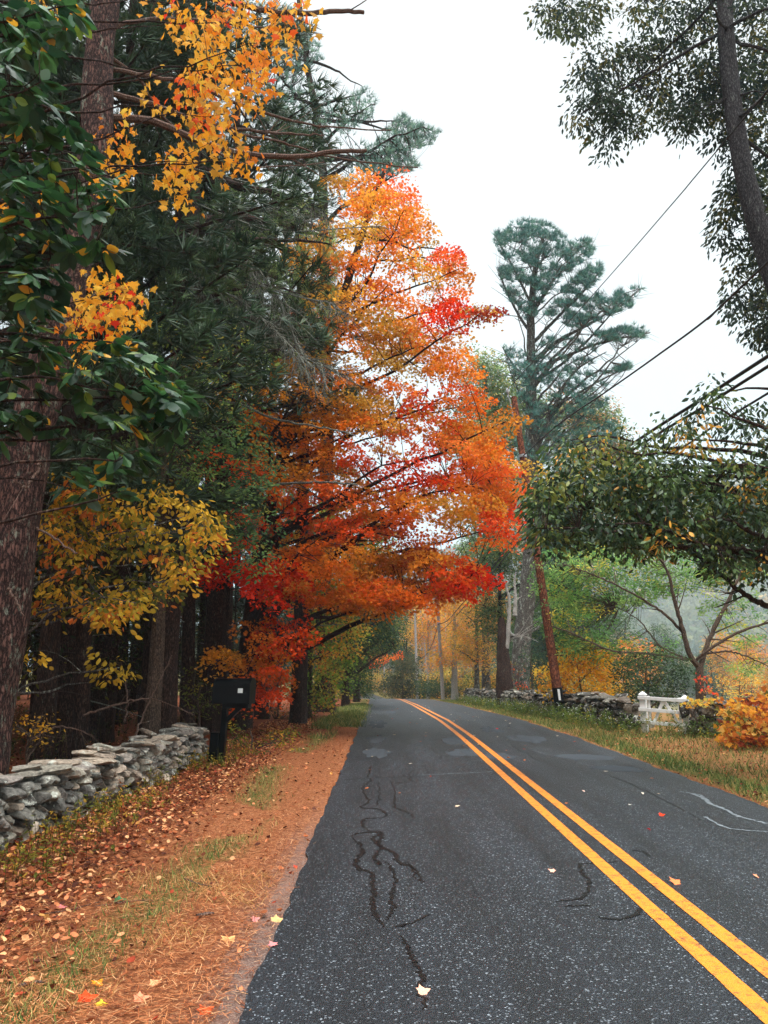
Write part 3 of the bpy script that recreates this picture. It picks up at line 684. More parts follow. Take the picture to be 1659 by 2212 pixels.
def wire(label, pts, r, n=40, ext=None):
    P = np.array([at(*q) if len(q) == 3 and not isinstance(q, np.ndarray) else q for q in pts])
    if ext: P = np.r_[P, [P[-1]+(P[-1]-P[-2])/np.linalg.norm(P[-1]-P[-2])*ext]]
    mb = MB(); tubes(mb, smooth_path(P, n), np.full(n, r), 6); tag(mb.build('utility_wire', M_WIRE), label, 'wire', 'utility wires along the road')
wire('thin black wire climbing from the leaning pole top to the upper right', [w0, at(1286,631,17.0), at(1450,443,12.2), at(1618,243,9.5)], .010, 60, 16)
wire('thick black cable rising from the upper leaning pole past the big right tree', [on_axis(985), at(1205,918,20.5), at(1311,845,17.0), at(1420,768,14.2), at(1533,684,12.4), at(1658,567,10.8)], .019, 60, 16)
a1 = on_axis(1108)
wire('upper of the paired black cables crossing the right edge above the leaves', [a1, at(1367,958,15.3), at(1510,866,12.5), at(1658,770,10.6)], .030, 50, 16)
wire('second of the paired black cables just under the topmost cable at the right edge', [on_axis(1116), at(1375,967,15.3), at(1515,882,12.5), at(1658,792,10.5)], .026, 50, 16)
wire('lowest black cable crossing the right edge among the green leaves', [on_axis(1135), at(1420,996,14.3), at(1540,922,12.2), at(1658,850,10.6)], .018, 50, 16)
for py_ in (985, 1108, 1135):
    mb = MB(); c_ = on_axis(py_); tubes(mb, np.array([c_-ax*.05, c_+ax*.05]), np.array([.15,.15]), 14); box(mb, c_+np.array([0,-.15,0]), (.07,.10,.09)); mb.build('cable_clamp', M_METAL, lp)
s2 = at(947,1348,p2b[1]-.1)
wire('thick sagging black cable from the leaning pole down to the nearer grey pole', [a1, at(1090,1192,34), at(1030,1268,44), at(991,1313,54), at(966,1341,61), s2], .032, 60)
wire('thinner black cable sagging just under the thick one to the nearer grey pole', [on_axis(1135), at(1094,1200,34), at(1036,1272,44), at(993,1322,54), at(966,1352,61), at(948,1366,p2b[1]-.1)], .024, 60)
wire('loop of cable hanging between the two pale grey poles', [s2, at(936,1385,69), at(925,1408,73), at(912,1421,78), at(901,1427,81.9)], .03, 40)
wire('thin wire dropping from high on the nearer grey pole to the farther pole', [at(941,1315,p2b[1]-.1), at(932,1342,70), at(915,1372,76), at(899,1388,81.9)], .018, 40)
wire('thin upper wire from the maple leaves to the nearer grey pole', [at(1060,1180,40), at(995,1280,54), at(965,1304,61), at(941,1315,p2b[1]-.1)], .018, 40)
# ------------------------------------------------------------------ shared forest trees (copied many times)
def pine_proto(name, h, z0, blen, ntuft, seed, dark, r=.2, dead=True):
    g = np.random.default_rng(seed); root = thing(name, 'tall dark pine trunk in the woods behind the left stone wall', 'tree', (0,0,0), 'pines in the dark wood')
    mb = MB(); trunk_tube(mb, [(0,0,-.4),(g.normal(0,.08),g.normal(0,.08),h*.3),(g.normal(0,.2),g.normal(0,.2),h*.65),(0,0,h)], r, .03, 10, 24)
    nb = 46; zz = np.sort(g.uniform(z0, h*.98, nb)); L = blen*(1-((zz-z0)/(h-z0))**1.6)*g.uniform(.6,1.1,nb)+.4; a = g.uniform(0, 2*np.pi, nb)
    A = np.c_[zz*0, zz*0, zz]; E_ = np.c_[L*np.cos(a), L*np.sin(a), zz+L*g.uniform(-.15,.3,nb)]; B = (A+E_)/2; B[:,2] += L*.02
    P = bez(A, B, E_, 8); tubes(mb, P, (.02+.012*L)[:,None]*np.linspace(1,.2,8)[None], 4)
    if dead:
        nd_ = 26; z = g.uniform(1.2, z0+1, nd_); l = g.uniform(.4, 2.2, nd_); a = g.uniform(0, 2*np.pi, nd_)
        A = np.c_[z*0, z*0, z]; E2 = np.c_[l*np.cos(a), l*np.sin(a), z-l*g.uniform(-.1,.35,nd_)]
        tubes(mb, bez(A, (A+E2)/2+[0,0,.1], E2, 5), np.full((nd_,1), .018)*np.linspace(1,.3,5)[None], 3)
    mb.build('trunk', M_BARK_DARK, root)
    mb = MB(); idx = g.choice(nb, ntuft, p=L/L.sum()); t = g.uniform(.2, 1.03, ntuft)**.7
    k = np.clip((t*7).astype(int), 0, 6); ff = np.clip(t*7-k, 0, 1.2)[:,None]
    C_ = P[idx, k]*(1-ff)+P[idx, k+1]*ff; ang = np.arctan2(C_[:,1], C_[:,0])
    sd = g.normal(scale=.16, size=ntuft)*L[idx]*(1.15-t*.5); C_ = C_+np.c_[-np.sin(ang)*sd, np.cos(ang)*sd, g.normal(scale=.10, size=ntuft)]
    T = np.c_[np.cos(ang), np.sin(ang), .3+0*ang]+.6*rnd(ntuft)
    col = np.array([lin(*c) for c in dark])[g.integers(len(dark), size=ntuft)]*g.uniform(.7,1.3,(ntuft,1))
    for q in range(4): leaves(mb, C_[q::4], T[q::4], rnd(len(C_[q::4])), g.uniform(.3,.5,len(C_[q::4])), col[q::4], TUFTS[q])
    mb.build('crown', M_NEEDLE, root); return root
def leafy(name, label, base, h, trunk_path, r0, ell, pal, w, L, ns, per, tpl, bark, group=None, Rr=.6, nl=14, cat='tree', mleaf=None, flat=.35, hang=0., lf=.6):
    """deciduous tree: ell = list of (dx,dy,z,rx,ry,rz) ellipsoids relative to the base"""
    base = np.array(base, float); root = thing(name, label, cat, tuple(base), group)
    vol = np.array([e_[3]*e_[4]*e_[5] for e_ in ell])**.67; k = rng.choice(len(ell), ns, p=vol/vol.sum())
    e_ = np.array(ell)[k]; S = base+e_[:,:3]+rnd(ns)*(rng.uniform(.15,1,(ns,1))**.5)*e_[:,3:]
    tp = [base+np.array(q) for q in trunk_path]
    mb = MB(); trunk_tube(mb, tp, r0, r0*.25, 10, 26); grow(mb, np.array(tp), (r0, r0*.25), S, nl, maxtw=max(3, h*.3), zmin=h*.15, seg=5)
    mb.build('trunk', bark, root)
    mb = MB(); C_ = mixc(pal, w, ns); spray_leaves(mb, S, Rr, per, L, C_, tpl, flat, hang=hang); mb.build('crown', mleaf or M_LEAF, root)
    return root
DG = [(60,84,58),(46,68,50),(78,98,64)]
protoA = pine_proto('pine_tree', 24, 6.0, 4.6, 3400, 1, DG, .24)
protoB = pine_proto('pine_tree', 20, 3.0, 4.0, 3800, 2, [(56,78,52),(44,62,46)], .17)
protoC = pine_proto('pine_tree', 27, 9.0, 5.0, 3200, 3, DG, .30)
protoD = leafy('understory_sapling', 'dark green understory sapling among the trunks behind the left wall', (0,0,0), 5, [(0,0,-.2),(.1,0,1.5),(0,.1,3),(.1,.1,4.6)], .045,
   [(0,0,2.2,1.6,1.6,1.4),(0,0,3.8,1.3,1.3,1.1)], [(44,56,30),(60,70,34),(96,92,36),(34,44,26)], [3,2,.7,3], .10, 110, 22, OVAL4, M_BARK_DARK, 'saplings in the dark wood', .45, 10)
first = {}
def plant(p, x, y, rz=None, s=None, group=None, label=None, name=None):
    rz = rng.uniform(0, 6.28) if rz is None else rz; s = rng.uniform(.85, 1.15) if s is None else s
    loc = (x, y, float(H(x, y)))
    if id(p) not in first: first[id(p)] = p; p.location = loc; p.rotation_euler = (0,0,rz); p.scale = (s,s,s); o = p
    else: o = dup(p, loc, rz, s)
    if group: o['group'] = group
    if label: o['label'] = label
    if name: o.name = name
    return o
PP = [protoA, protoB, protoC]
# the wood on the left: a few rows near the wall, then deeper
spots = []
tries = 0
while len(spots) < 58 and tries < 6000:
    tries += 1
    y = rng.uniform(7, 78); x = -rng.uniform(6.0+.0*y, 12+y*.62)
    if y < 18 and x > -7.5: continue
    pxx = 829.5+1660*x/y
    if 330 < pxx < 830 and y < 60: continue
    if all((x-a_)**2+(y-b_)**2 > (1.5+.02*y)**2 for a_, b_ in spots): spots.append((x, y))
for i, (x, y) in enumerate(spots): plant(PP[i % 3], x, y)
for px_, Y_ in ((150,14),(215,17),(255,22),(480,24),(455,20),(290,30),(100,12.5),(560,33),(430,27)):
    q = at(px_, 1500, Y_); plant(PP[(px_*7) % 3], q[0], Y_, None, .9)
for _ in range(70):
    y = rng.uniform(9, 46); x = -rng.uniform(4.6, 9+y*.5); plant(protoD, x, y, None, rng.uniform(.6,1.35))

# ------------------------------------------------------------------ left foreground trees
def picture_trunk(pts, Yb, Yt, extra_top=()):
    """trunk polyline given by its picture and its distance"""
    n = len(pts); return [at(a_, b_, Yb+(Yt-Yb)*i/(n-1)) for i, (a_, b_) in enumerate(pts)]
# nearest big pine, lower left
tp = picture_trunk([(-52,1720),(-32,1560),(10,1300),(52,1010),(112,755),(162,540),(200,380),(213,150),(232,-80),(250,-400)], 8.3, 9.0); tp[0][2] = H(tp[0][0], tp[0][1])-.1
near_pine = thing('pine_tree', 'thick scaly pine trunk with pale lichen rising behind the near end of the wall', 'tree', tuple(tp[0]))
mb = MB(); trunk_tube(mb, tp, .285, .165, 28, 90, 1.1, lump=.07); mb.build('trunk', M_BARK_PINE, near_pine)
def limb(mb, pts, Y0, Y1, r0, r1, side=6, k=26, sl=.8, seed=0):
    g = np.random.default_rng(seed); n = len(pts); P = np.array([at(a_, b_, Y0+(Y1-Y0)*i/(n-1)) for i, (a_, b_) in enumerate(pts)])
    P = smooth_path(P, k); P[1:-1] += g.normal(scale=.008, size=P[1:-1].shape)
    tubes(mb, P, np.linspace(r0, r1, k), 7, cap=True)
    if side:
        j = g.integers(k//4, k-1, side); A = P[j]; T = norm(np.gradient(P, axis=0))[j]
        D = norm(T+.8*norm(g.normal(size=(side,3)))-[0,0,.15]); l = g.uniform(.25, 1, side)[:,None]*sl
        tubes(mb, bez(A, A+D*l*.5+g.normal(scale=.04,size=A.shape), A+D*l, 5), (np.linspace(r0, r1, k)[j]*.4)[:,None]*np.linspace(1,.3,5)[None], 4)
    return P
mb = MB(); limb(mb, [(235,255),(330,262),(420,300),(520,332),(640,338),(740,326),(792,325)], 9.0, 9.6, .055, .026, 3, seed=1); mb.build('dead_branch', M_DEAD, near_pine)
mb = MB(); limb(mb, [(240,202),(330,225),(430,262),(560,285),(640,290),(700,292)], 9.0, 11, .04, .012, 9, seed=2); mb.build('dead_branch', M_DEAD, near_pine)
mb = MB(); limb(mb, [(430,262),(520,290),(620,310),(720,340),(903,362)], 9.6, 11, .022, .010, 6, seed=3); mb.build('dead_branch', M_DEAD, near_pine)
mb = MB(); limb(mb, [(225,150),(330,165),(430,190),(560,240),(650,265),(720,275),(845,281)], 9.0, 11, .035, .010, 9, seed=4); mb.build('dead_branch', M_DEAD, near_pine)
mb = MB(); limb(mb, [(232,60),(330,40),(450,45),(560,60),(640,90)], 9.0, 10.5, .032, .010, 10, seed=5); mb.build('dead_branch', M_DEAD, near_pine)
mb = MB(); limb(mb, [(232,-60),(400,-20),(560,20),(660,30),(725,25),(786,27)], 9.0, 9.5, .05, .028, 2, seed=6); mb.build('dead_branch', M_DEAD, near_pine)
mb = MB(); limb(mb, [(220,110),(300,170),(360,260),(470,330),(560,360),(700,350)], 9.0, 11.5, .028, .008, 12, seed=7); mb.build('dead_branch', M_DEAD, near_pine)
mb = MB(); limb(mb, [(88,1000),(60,1050),(30,1040)], 8.2, 7.8, .02, .006, 3, seed=8); mb.build('dead_branch', M_DEAD, near_pine)
mb = MB(); limb(mb, [(80,1140),(150,1185),(165,1195)], 8.5, 8.2, .016, .006, 0, seed=9); mb.build('dead_branch', M_DEAD, near_pine)
mb = MB(); limb(mb, [(20,1270),(52,1330)], 8.2, 8.0, .016, .006, 0, seed=10); mb.build('dead_branch', M_DEAD, near_pine)


# second big trunk with vine and dark pine boughs
tp2 = picture_trunk([(338,1600),(345,1450),(358,1250),(384,1000),(398,750),(405,450),(408,200),(410,-50),(412,-300)], 15.5, 16.5); tp2[0][2] = H(tp2[0][0], tp2[0][1])-.1
pine2 = thing('pine_tree', 'massive dark trunk with lichen flecks behind the middle of the left wall', 'tree', tuple(tp2[0]))
mb = MB(); trunk_tube(mb, tp2, .37, .22, 22, 80, 1.1)
NP = [(300,420),(420,385),(560,400),(690,430),(735,520),(725,620),(735,700),(690,800),(600,800),(520,700),(420,640),(330,600),(290,520)]
S, pxs = fill(NP, 1900, 18.6, 1.2, dens=lambda p: sm(.22,.5,vnoise(p[:,0]/42, p[:,1]/26, 15)))
grow(mb, np.array(tp2), (.3,.2), S[::3], 34, rise=.25, twr=.010, maxtw=2.4, lr=.3)
mb.build('trunk', M_BARK_DARK, pine2)
mb = MB(); T = rnd(len(S))*.8+[.35,0,-.15]
col = mixc([(136,168,92),(160,188,108),(104,138,84),(180,196,118)], [3,3,2,1], len(S))*rng.uniform(.7,1.25,(len(S),1))
for q in range(4): leaves(mb, S[q::4], T[q::4], rnd(len(S[q::4])), rng.uniform(.17,.28,len(S[q::4])), col[q::4], TUFTS_FINE[q])
mb.build('needles', M_NEEDLE, pine2)
# hanging lichened twigs: arching dead sprays in front of the boughs
mb = MB(); g = np.random.default_rng(31)
def twigfan(pts, Y0, Y1, r0, n2, l2, seed, n3=4, down=.25):
    g = np.random.default_rng(seed); n = len(pts); k = 30
    P = smooth_path(np.array([at(a_, b_, Y0+(Y1-Y0)*i/(n-1)) for i, (a_, b_) in enumerate(pts)]), k)
    tubes(mb, P, np.linspace(r0, r0*.3, k), 5)
    T = norm(np.gradient(P, axis=0)); j = g.integers(4, k, n2); t = T[j]
    D = norm(t*1.1+.75*norm(g.normal(size=(n2,3)))-[0,0,down]); l = l2*g.uniform(.35,1,(n2,1))*(1.15-j[:,None]/k*.5)
    Q = bez(P[j], P[j]+D*l*.5+g.normal(scale=.05,size=D.shape)*l, P[j]+D*l+[0,0,-.12]*l, 7)
    tubes(mb, Q, np.full((n2,1), r0*.38)*np.linspace(1,.3,7)[None], 3)
    m = n2*n3; i2 = np.repeat(np.arange(n2), n3); jj = g.integers(1, 7, m); A = Q[i2, jj]; Tq = norm(np.gradient(Q, axis=1))[i2, jj]
    D = norm(Tq+.7*norm(g.normal(size=(m,3)))); l = l2*.38*g.uniform(.3,1,(m,1))
    tubes(mb, bez(A, A+D*l*.5+g.normal(scale=.04,size=D.shape)*l, A+D*l, 4), np.full((m,1), r0*.2)*np.linspace(1,.4,4)[None], 3)
twigfan([(395,500),(440,520),(520,545),(600,640),(650,760),(700,790)], 16, 13.6, .035, 60, 1.5, 41, 6)
twigfan([(395,470),(470,485),(560,455),(650,450),(700,455)], 16, 13.8, .032, 50, 1.2, 42, 6, .1)
twigfan([(395,560),(460,590),(540,610),(640,640),(720,655)], 16, 13.6, .030, 50, 1.2, 43, 6)
twigfan([(395,600),(430,610),(520,650),(580,700),(650,770)], 16, 13.4, .032, 60, 1.2, 44, 6)
twigfan([(390,640),(470,680),(540,700),(620,690)], 15.8, 14.2, .028, 30, .9, 45, 5)
twigfan([(395,520),(330,540),(270,560),(240,600)], 16, 14.4, .028, 40, 1.0, 46, 5)
twigfan([(400,430),(500,470),(600,500),(760,492),(830,490)], 16, 14.2, .022, 24, .8, 47, 4)
twigfan([(400,360),(480,380),(560,395),(640,360),(760,355)], 16, 14.0, .024, 26, .8, 48, 4)
limb(mb, [(400,800),(430,775),(470,748),(520,742),(552,741)], 16, 14.8, .07, .035, 3, seed=51)
limb(mb, [(415,790),(460,770),(500,760),(550,752)], 16, 15.2, .05, .03, 3, seed=52)
limb(mb, [(400,870),(500,870),(600,905),(700,925),(768,940)], 15.8, 14.6, .035, .014, 6, seed=53)
limb(mb, [(520,1075),(600,1047),(700,1042),(772,1047)], 17, 15.8, .035, .02, 3, seed=54)
mb.build('hanging_twigs', M_TWIG, pine2)
# vine leaves climbing the second trunk
mb = MB(); S, p_ = fill([(400,770),(470,790),(540,900),(590,1000),(600,1180),(560,1240),(480,1220),(430,1150),(395,1000),(385,880)], 130, 13.6, .5)
tubes(mb, bez(np.repeat(np.array([tp2[3]]), 30, 0)+rng.normal(scale=.2, size=(30,3)), S[:30]+[0,0,.3], S[:30], 6), np.full((30,1), .012)*np.linspace(1,.4,6)[None], 3, (.05,.04,.03))
spray_leaves(mb, S, .30, 24, .11, mixc([(92,124,74),(116,146,84),(150,150,70),(70,98,60)], [3,2,1,3], len(S)), OVAL4, .4)
v_ = mb.build('climbing_vine', M_LEAF); tag(v_, 'dark green leafy vine climbing the massive left trunk', 'vine')

def simple_trunk(label, pts, Y0, Y1, r0, r1, m, seed, name='pine_tree', twigs=9):
    tp = picture_trunk(pts, Y0, Y1); tp[0][2] = H(tp[0][0], tp[0][1])-.15
    root = thing(name, label, 'tree', tuple(tp[0])); mb = MB(); trunk_tube(mb, tp, r0, r1, 14, 50, 1.15); mb.build('trunk', m, root)
    g = np.random.default_rng(seed); P = smooth_path(tp, 60); j = g.integers(8, 59, twigs); A = P[j]; a = g.uniform(0, 6.28, twigs); l = g.uniform(.3, 1.6, twigs)
    D = np.c_[np.cos(a)*l, np.sin(a)*l, g.uniform(-.3,.25,twigs)*l]; mb = MB(); Q = bez(A, A+D*.5+[0,0,.08], A+D, 6)
    for q_ in Q: mb = MB(); tubes(mb, q_, .016*np.linspace(1,.3,6), 4); mb.build('dead_branch', M_TWIG, root)
    return root
simple_trunk('straight reddish trunk just right of the massive one behind the wall', [(405,1590),(406,1420),(412,1200),(420,900),(428,500),(430,200)], 19, 20, .17, .12, M_BARK_DARK, 61)
simple_trunk('dark straight trunk right of the mailbox behind the red leaves', [(643,1566),(648,1420),(652,1180),(655,900),(650,500)], 23, 24, .26, .16, M_BARK_DARK, 62)
simple_trunk('slim dark trunk beside the yellow sapling on the left roadside', [(707,1524),(709,1400),(712,1200),(716,900)], 34, 35, .17, .12, M_BARK_DARK, 63)
simple_trunk('thin pale birch stem in the dark wood above the wall', [(146,1600),(144,1450),(148,1280),(146,1100),(150,700)], 14, 14.5, .045, .03, M_BARK_GREY, 64, 'birch_sapling', 8)
simple_trunk('dark trunk half hidden behind the maple and mailbox', [(565,1570),(563,1350),(560,1100),(556,800),(560,500)], 26, 27, .24, .15, M_BARK_DARK, 65)
simple_trunk('slender trunk low in the wood between the wall and the mailbox', [(452,1570),(455,1400),(452,1200),(450,900)], 22, 22.5, .15, .1, M_BARK_DARK, 66)
simple_trunk('mottled trunk in the upper left behind hanging yellow leaves', [(176,1600),(180,1300),(150,950),(160,700),(172,500)], 13, 13.5, .13, .1, M_BARK_DARK, 67)

# hazy tall pine behind the yellow leaves
tp3 = [at(700,1560,33)]+[at(a_, b_, 33) for a_, b_ in ((700,1300),(704,900),(700,560),(694,320),(660,120),(640,-60))]; tp3[0][2] = H(tp3[0][0], 33)
fp = thing('pine_tree', 'tall hazy blue green pine behind the top of the orange maple', 'tree', tuple(tp3[0]))
mb = MB(); trunk_tube(mb, tp3, .34, .10, 12, 50)
PO = [[(440,0),(600,0),(640,20),(668,60),(650,120),(600,150),(520,180),(440,200)], [(560,200),(640,140),(690,200),(720,215),(790,183),(812,215),(805,250),(770,275),(700,310),(600,300)],
      [(760,345),(830,290),(868,243),(885,262),(955,283),(935,312),(885,330),(905,360),(860,385),(780,372)], [(440,200),(600,160),(760,280),(860,380),(760,440),(700,520),(560,520),(470,420)], [(600,60),(680,80),(700,130),(640,160),(560,130)]]
mbn = MB(); allS = []
for i, (po, n) in enumerate(zip(PO, (800,700,900,900,350))):
    S, p_ = fill(po, n, 33, 1.6); allS.append(S)
S = np.concatenate(allS); T = np.c_[rng.normal(.35,.5,len(S)), rng.normal(0,.4,len(S)), rng.normal(.75,.3,len(S))]
col = mixc([(96,134,118),(116,150,124),(78,112,100)], [3,2,2], len(S))*rng.uniform(.75,1.25,(len(S),1))
for q in range(4): leaves(mbn, S[q::4], T[q::4], rnd(len(S[q::4])), rng.uniform(.24,.40,len(S[q::4])), col[q::4], TUFTS[q])
grow(mb, np.array(tp3), (.3,.08), S[::3], 44, rise=.15, twr=.014, maxtw=3.2, lr=.3)
mb.build('trunk', M_BARK_DARK, fp); mbn.build('needles', M_NEEDLE, fp)

# big orange maple
tm = picture_trunk([(518,1568),(530,1450),(545,1330),(560,1200),(600,1020),(660,850),(740,640),(800,450),(830,370)], 20.9, 20.4); tm[0][2] = H(tm[0][0], tm[0][1])-.15
mp_ = thing('maple_tree', 'huge orange and red maple spreading over the left side of the road', 'tree', tuple(tm[0]))
MP = [(712,385),(770,375),(812,343),(860,365),(893,440),(935,500),(960,520),(1002,512),(990,560),(998,600),(1003,640),(1045,665),(1020,715),(985,755),(1010,810),(1060,860),(1100,880),(1100,914),(1075,958),(1110,1000),(1173,1003),(1144,1058),(1124,1117),(1094,1162),
      (1035,1190),(1000,1205),(1065,1251),(995,1275),(896,1300),(846,1312),(780,1285),(700,1230),(640,1170),(560,1175),(500,1170),(480,1130),(545,1080),(560,1030),(420,1030),(400,1000),(450,970),(540,980),(560,930),(470,830),(480,800),(560,850),(600,800),(620,700),(640,600),(623,522),(700,500),(735,420),(705,400)]
holes = [(975,1185,32),(740,760,12),(860,700,10),(905,925,13),(640,950,14),(925,1240,13),(700,1085,8),(1010,1160,12),(820,600,8),(930,560,14)]
S1, p1 = fill(MP, 700, 20.3, 2.1, holes, dens=lambda p: .22+.78*sm(.22,.5,vnoise(p[:,0]/30+3, p[:,1]/20, 17)))
low = [([(600,1170),(1000,1195),(1065,1251),(995,1280),(860,1325),(700,1320),(600,1270)],90),([(415,1205),(520,1210),(600,1240),(612,1270),(590,1285),(520,1262),(425,1245)],16), ([(535,1340),(625,1330),(655,1380),(640,1420),(560,1400)],14), ([(525,1410),(590,1400),(610,1470),(590,1520),(545,1520),(540,1440)],12),
       ([(465,1395),(500,1395),(510,1430),(470,1425)],4), ([(1020,668),(1072,655),(1070,668),(1030,690)],5), ([(700,1240),(860,1290),(850,1320),(740,1290)],12), ([(620,1200),(760,1240),(700,1300),(600,1260)],10)]
Sl, pl_ = [S1], [p1]
for po, n in low: a_, b_ = fill(po, n, 18.2, .7); Sl.append(a_); pl_.append(b_)
S = np.concatenate(Sl); p_ = np.concatenate(pl_); n = len(S)
col = np.zeros((n, 3)); nz = vnoise(p_[:,0]/70, p_[:,1]/45, 8)+.35*(rng.uniform(size=n)-.5)
pal = {'o': (248,146,42), 'yo': (244,180,62), 'ol': (204,168,66), 'ro': (250,104,44), 'r': (232,52,18), 'dr': (172,24,18), 'go': (214,142,46)}
key = np.where(nz < .25, 'ol', np.where(nz < .42, 'yo', np.where(nz < .58, 'go', np.where(nz < .80, 'o', 'ro'))))
key = np.where((key == 'ro') & (rng.uniform(size=n) < .6), 'o', key)
for (zx, zy, zr_, kk, pr) in ((835,375,50,'r',.6),(880,400,50,'ro',.6),(985,545,45,'r',.7),(975,690,60,'r',.8),(1045,670,50,'dr',.8),(870,1172,52,'dr',.85),(900,1020,78,'r',.75),(820,985,70,'ro',.9),(515,1240,110,'r',.95),
      (545,1125,55,'ro',.8),(590,1110,50,'r',.5),(1020,1250,60,'r',.85),(1100,1100,60,'r',.6),(600,1370,70,'r',.7),(570,1460,70,'ro',.6),(740,1140,50,'ro',.6),(650,1090,45,'ro',.9),(1130,1020,50,'ro',.8),(480,1000,70,'ro',.7),(860,920,50,'ro',.6),(960,960,70,'ro',.5),(700,1090,70,'ro',.6),(820,1100,60,'o',.7),(1060,960,50,'o',.7),(880,860,30,'r',.6),
      (530,830,70,'yo',.9),(640,560,50,'yo',.6),(760,1210,60,'yo',.5),(900,1240,60,'yo',.7),(590,1010,40,'yo',.4),(940,1130,40,'yo',.6),(720,790,80,'yo',.4),(830,770,60,'ol',.5),(960,900,60,'go',.5)):
    near_ = (np.hypot(p_[:,0]-zx, (p_[:,1]-zy)*1.3) < zr_) & (rng.uniform(size=n) < pr); key = np.where(near_, kk, key)
for k_, c_ in pal.items(): col[key == k_] = lin(*c_)
dd = np.linalg.norm(p_[:,None]-p_[None], axis=2); wgt = np.exp(-(dd/26)**2); col = .55*col+.45*(wgt@col)/wgt.sum(1, keepdims=True)
mbn = MB(); grp = rng.integers(3, size=n)
for q_, (R1_, n1_, L1_) in enumerate(((.30,104,.076),(.44,140,.084),(.56,165,.092))): spray_leaves(mbn, S[grp == q_], R1_, n1_, L1_, col[grp == q_], MAPLE6, .28, .4, up=.5); mbn.build('crown', M_LEAF, mp_)
mb = MB(); trunk_tube(mb, tm, .30, .05, 18, 70, 1.3); grow(mb, np.array(tm), (.16,.04), S, 60, rise=.32, twr=.010, maxtw=3, lr=.15, arch=.1)
limb(mb, [(534,1400),(595,1322),(680,1238),(746,1183),(806,1142),(880,1130)], 20.8, 19.2, .15, .04, 8, 40, 1.8, 71)
limb(mb, [(530,1420),(560,1330),(600,1260),(595,1150),(580,1080)], 20.8, 20, .10, .03, 6, 40, 1.2, 72)
limb(mb, [(640,1280),(740,1215),(850,1215),(960,1240)], 20.2, 18.6, .05, .015, 8, 40, 1.2, 73)
mb.build('trunk', M_BARK_MAPLE, mp_)

# yellow maple hanging into the top left, trunk outside the frame
def offtree(name, label, base, tops, r, S, bark, nl, rise=.2, arch=.2, **k):
    root = thing(name, label, 'tree', tuple(base)); mb = MB(); path = np.array([base]+tops); trunk_tube(mb, path, r, r*.4, 12, 40); grow(mb, path, (min(r, .045), .02), S, nl, rise=rise, arch=arch, **k)
    mb.build('trunk', bark, root); return root
YP = [([(300,0),(670,0),(672,90),(612,150),(590,190),(545,240),(500,310),(550,340),(540,385),(505,380),(470,330),(400,300),(330,240),(285,225),(345,180),(400,190),(430,110),(360,60)],128),([(340,330),(430,320),(425,420),(370,440),(350,390)],14),
      ([(150,600),(230,560),(260,600),(300,650),(295,720),(200,790),(150,760),(165,680)],34),([(60,0),(170,0),(180,40),(80,50)],8),([(0,380),(70,400),(60,480),(0,470)],6),([(240,570),(300,640),(290,700),(250,690)],8),([(220,270),(280,260),(300,340),(230,400)],12)]
Sl = []
for po, n in YP: a_, b_ = fill(po, n, 6.9, .5); Sl.append(a_)
S = np.concatenate(Sl)
yb = np.array([-4.7, 6.2, float(H(-4.7,6.2))])
ym = offtree('maple_tree', 'yellow orange maple whose branches hang down across the top left', yb, [np.array([-4.6,6.4,3.]), np.array([-4.4,6.6,6.]), np.array([-4.0,6.8,9.5])], .14, S, M_BARK_DARK, 26, twr=.005, maxtw=1.6, lr=.09, seg=5, arch=.05)
col = mixc([(244,166,40),(248,186,66),(232,134,34),(236,98,36),(210,156,56),(222,60,34)], [4,3.4,2,.5,1.2,.2], len(S))
mbn = MB(); spray_leaves(mbn, S, .16, 9, .082, col, MAPLE, 1.3, .3, up=.2, hang=1.2); mbn.build('crown', M_LEAF, ym)

# big leaved hickory, trunk outside the frame on the left
HP = [([(0,0),(165,0),(195,70),(120,110),(60,140),(110,200),(95,330),(40,400),(0,380)],60,4.4),([(0,250),(110,215),(170,270),(225,330),(275,420),(215,470),(255,555),(160,560),(60,520),(0,500)],80,4.6),
      ([(0,640),(60,630),(150,700),(260,740),(330,800),(415,905),(380,960),(330,930),(300,1000),(260,1010),(262,1080),(200,1080),(120,1060),(180,960),(90,930),(0,950)],120,5.2),([(0,520),(130,560),(120,660),(0,660)],36,4.8),([(230,700),(330,760),(420,880),(330,860)],20,5.4)]
Sl = []
for po, n, Y_ in HP: a_, b_ = fill(po, n, Y_, .25); Sl.append(a_)
S = np.concatenate(Sl); hb = np.array([-3.9, 4.3, float(H(-3.9,4.3))])
hk = offtree('hickory_tree', 'large leaved dark green hickory hanging in front of the near pine trunk', hb, [np.array([-3.8,4.4,2.5]), np.array([-3.6,4.5,5.]), np.array([-3.2,4.6,7.])], .10, S, M_BARK_DARK, 30, twr=.005, maxtw=1.4, lr=.08, seg=5, arch=.15)
mbn = MB(); n = len(S); k = 5
a0 = rng.uniform(0, 6.28, n); dirn = np.c_[np.cos(a0)*.8+.4, np.sin(a0)*.6, -.55+.25*rng.normal(size=n)]; dirn = norm(dirn)
for j in range(k):
    an = (j-2)*.62; nn_ = norm(np.cross(dirn, np.cross([0,0,1.], dirn)))  # side frame
    side = norm(np.cross(dirn, [0,0,1.])); T = dirn*math.cos(an)+side*math.sin(an)+.16*rnd(n); N = norm(np.cross(side, dirn))+.35*rnd(n)
    col = mixc([(40,76,42),(56,98,50),(30,58,38),(110,132,48),(216,160,44),(84,112,92)], [4,3,3,.7,.45,1.2], n)*rng.uniform(.8,1.2,(n,1))
    leaves(mbn, S+T*.02, T, N, (.155-.022*abs(j-2))*rng.uniform(.75,1.15,n), col, OVAL)
mbn.build('crown', M_WAXY, hk)

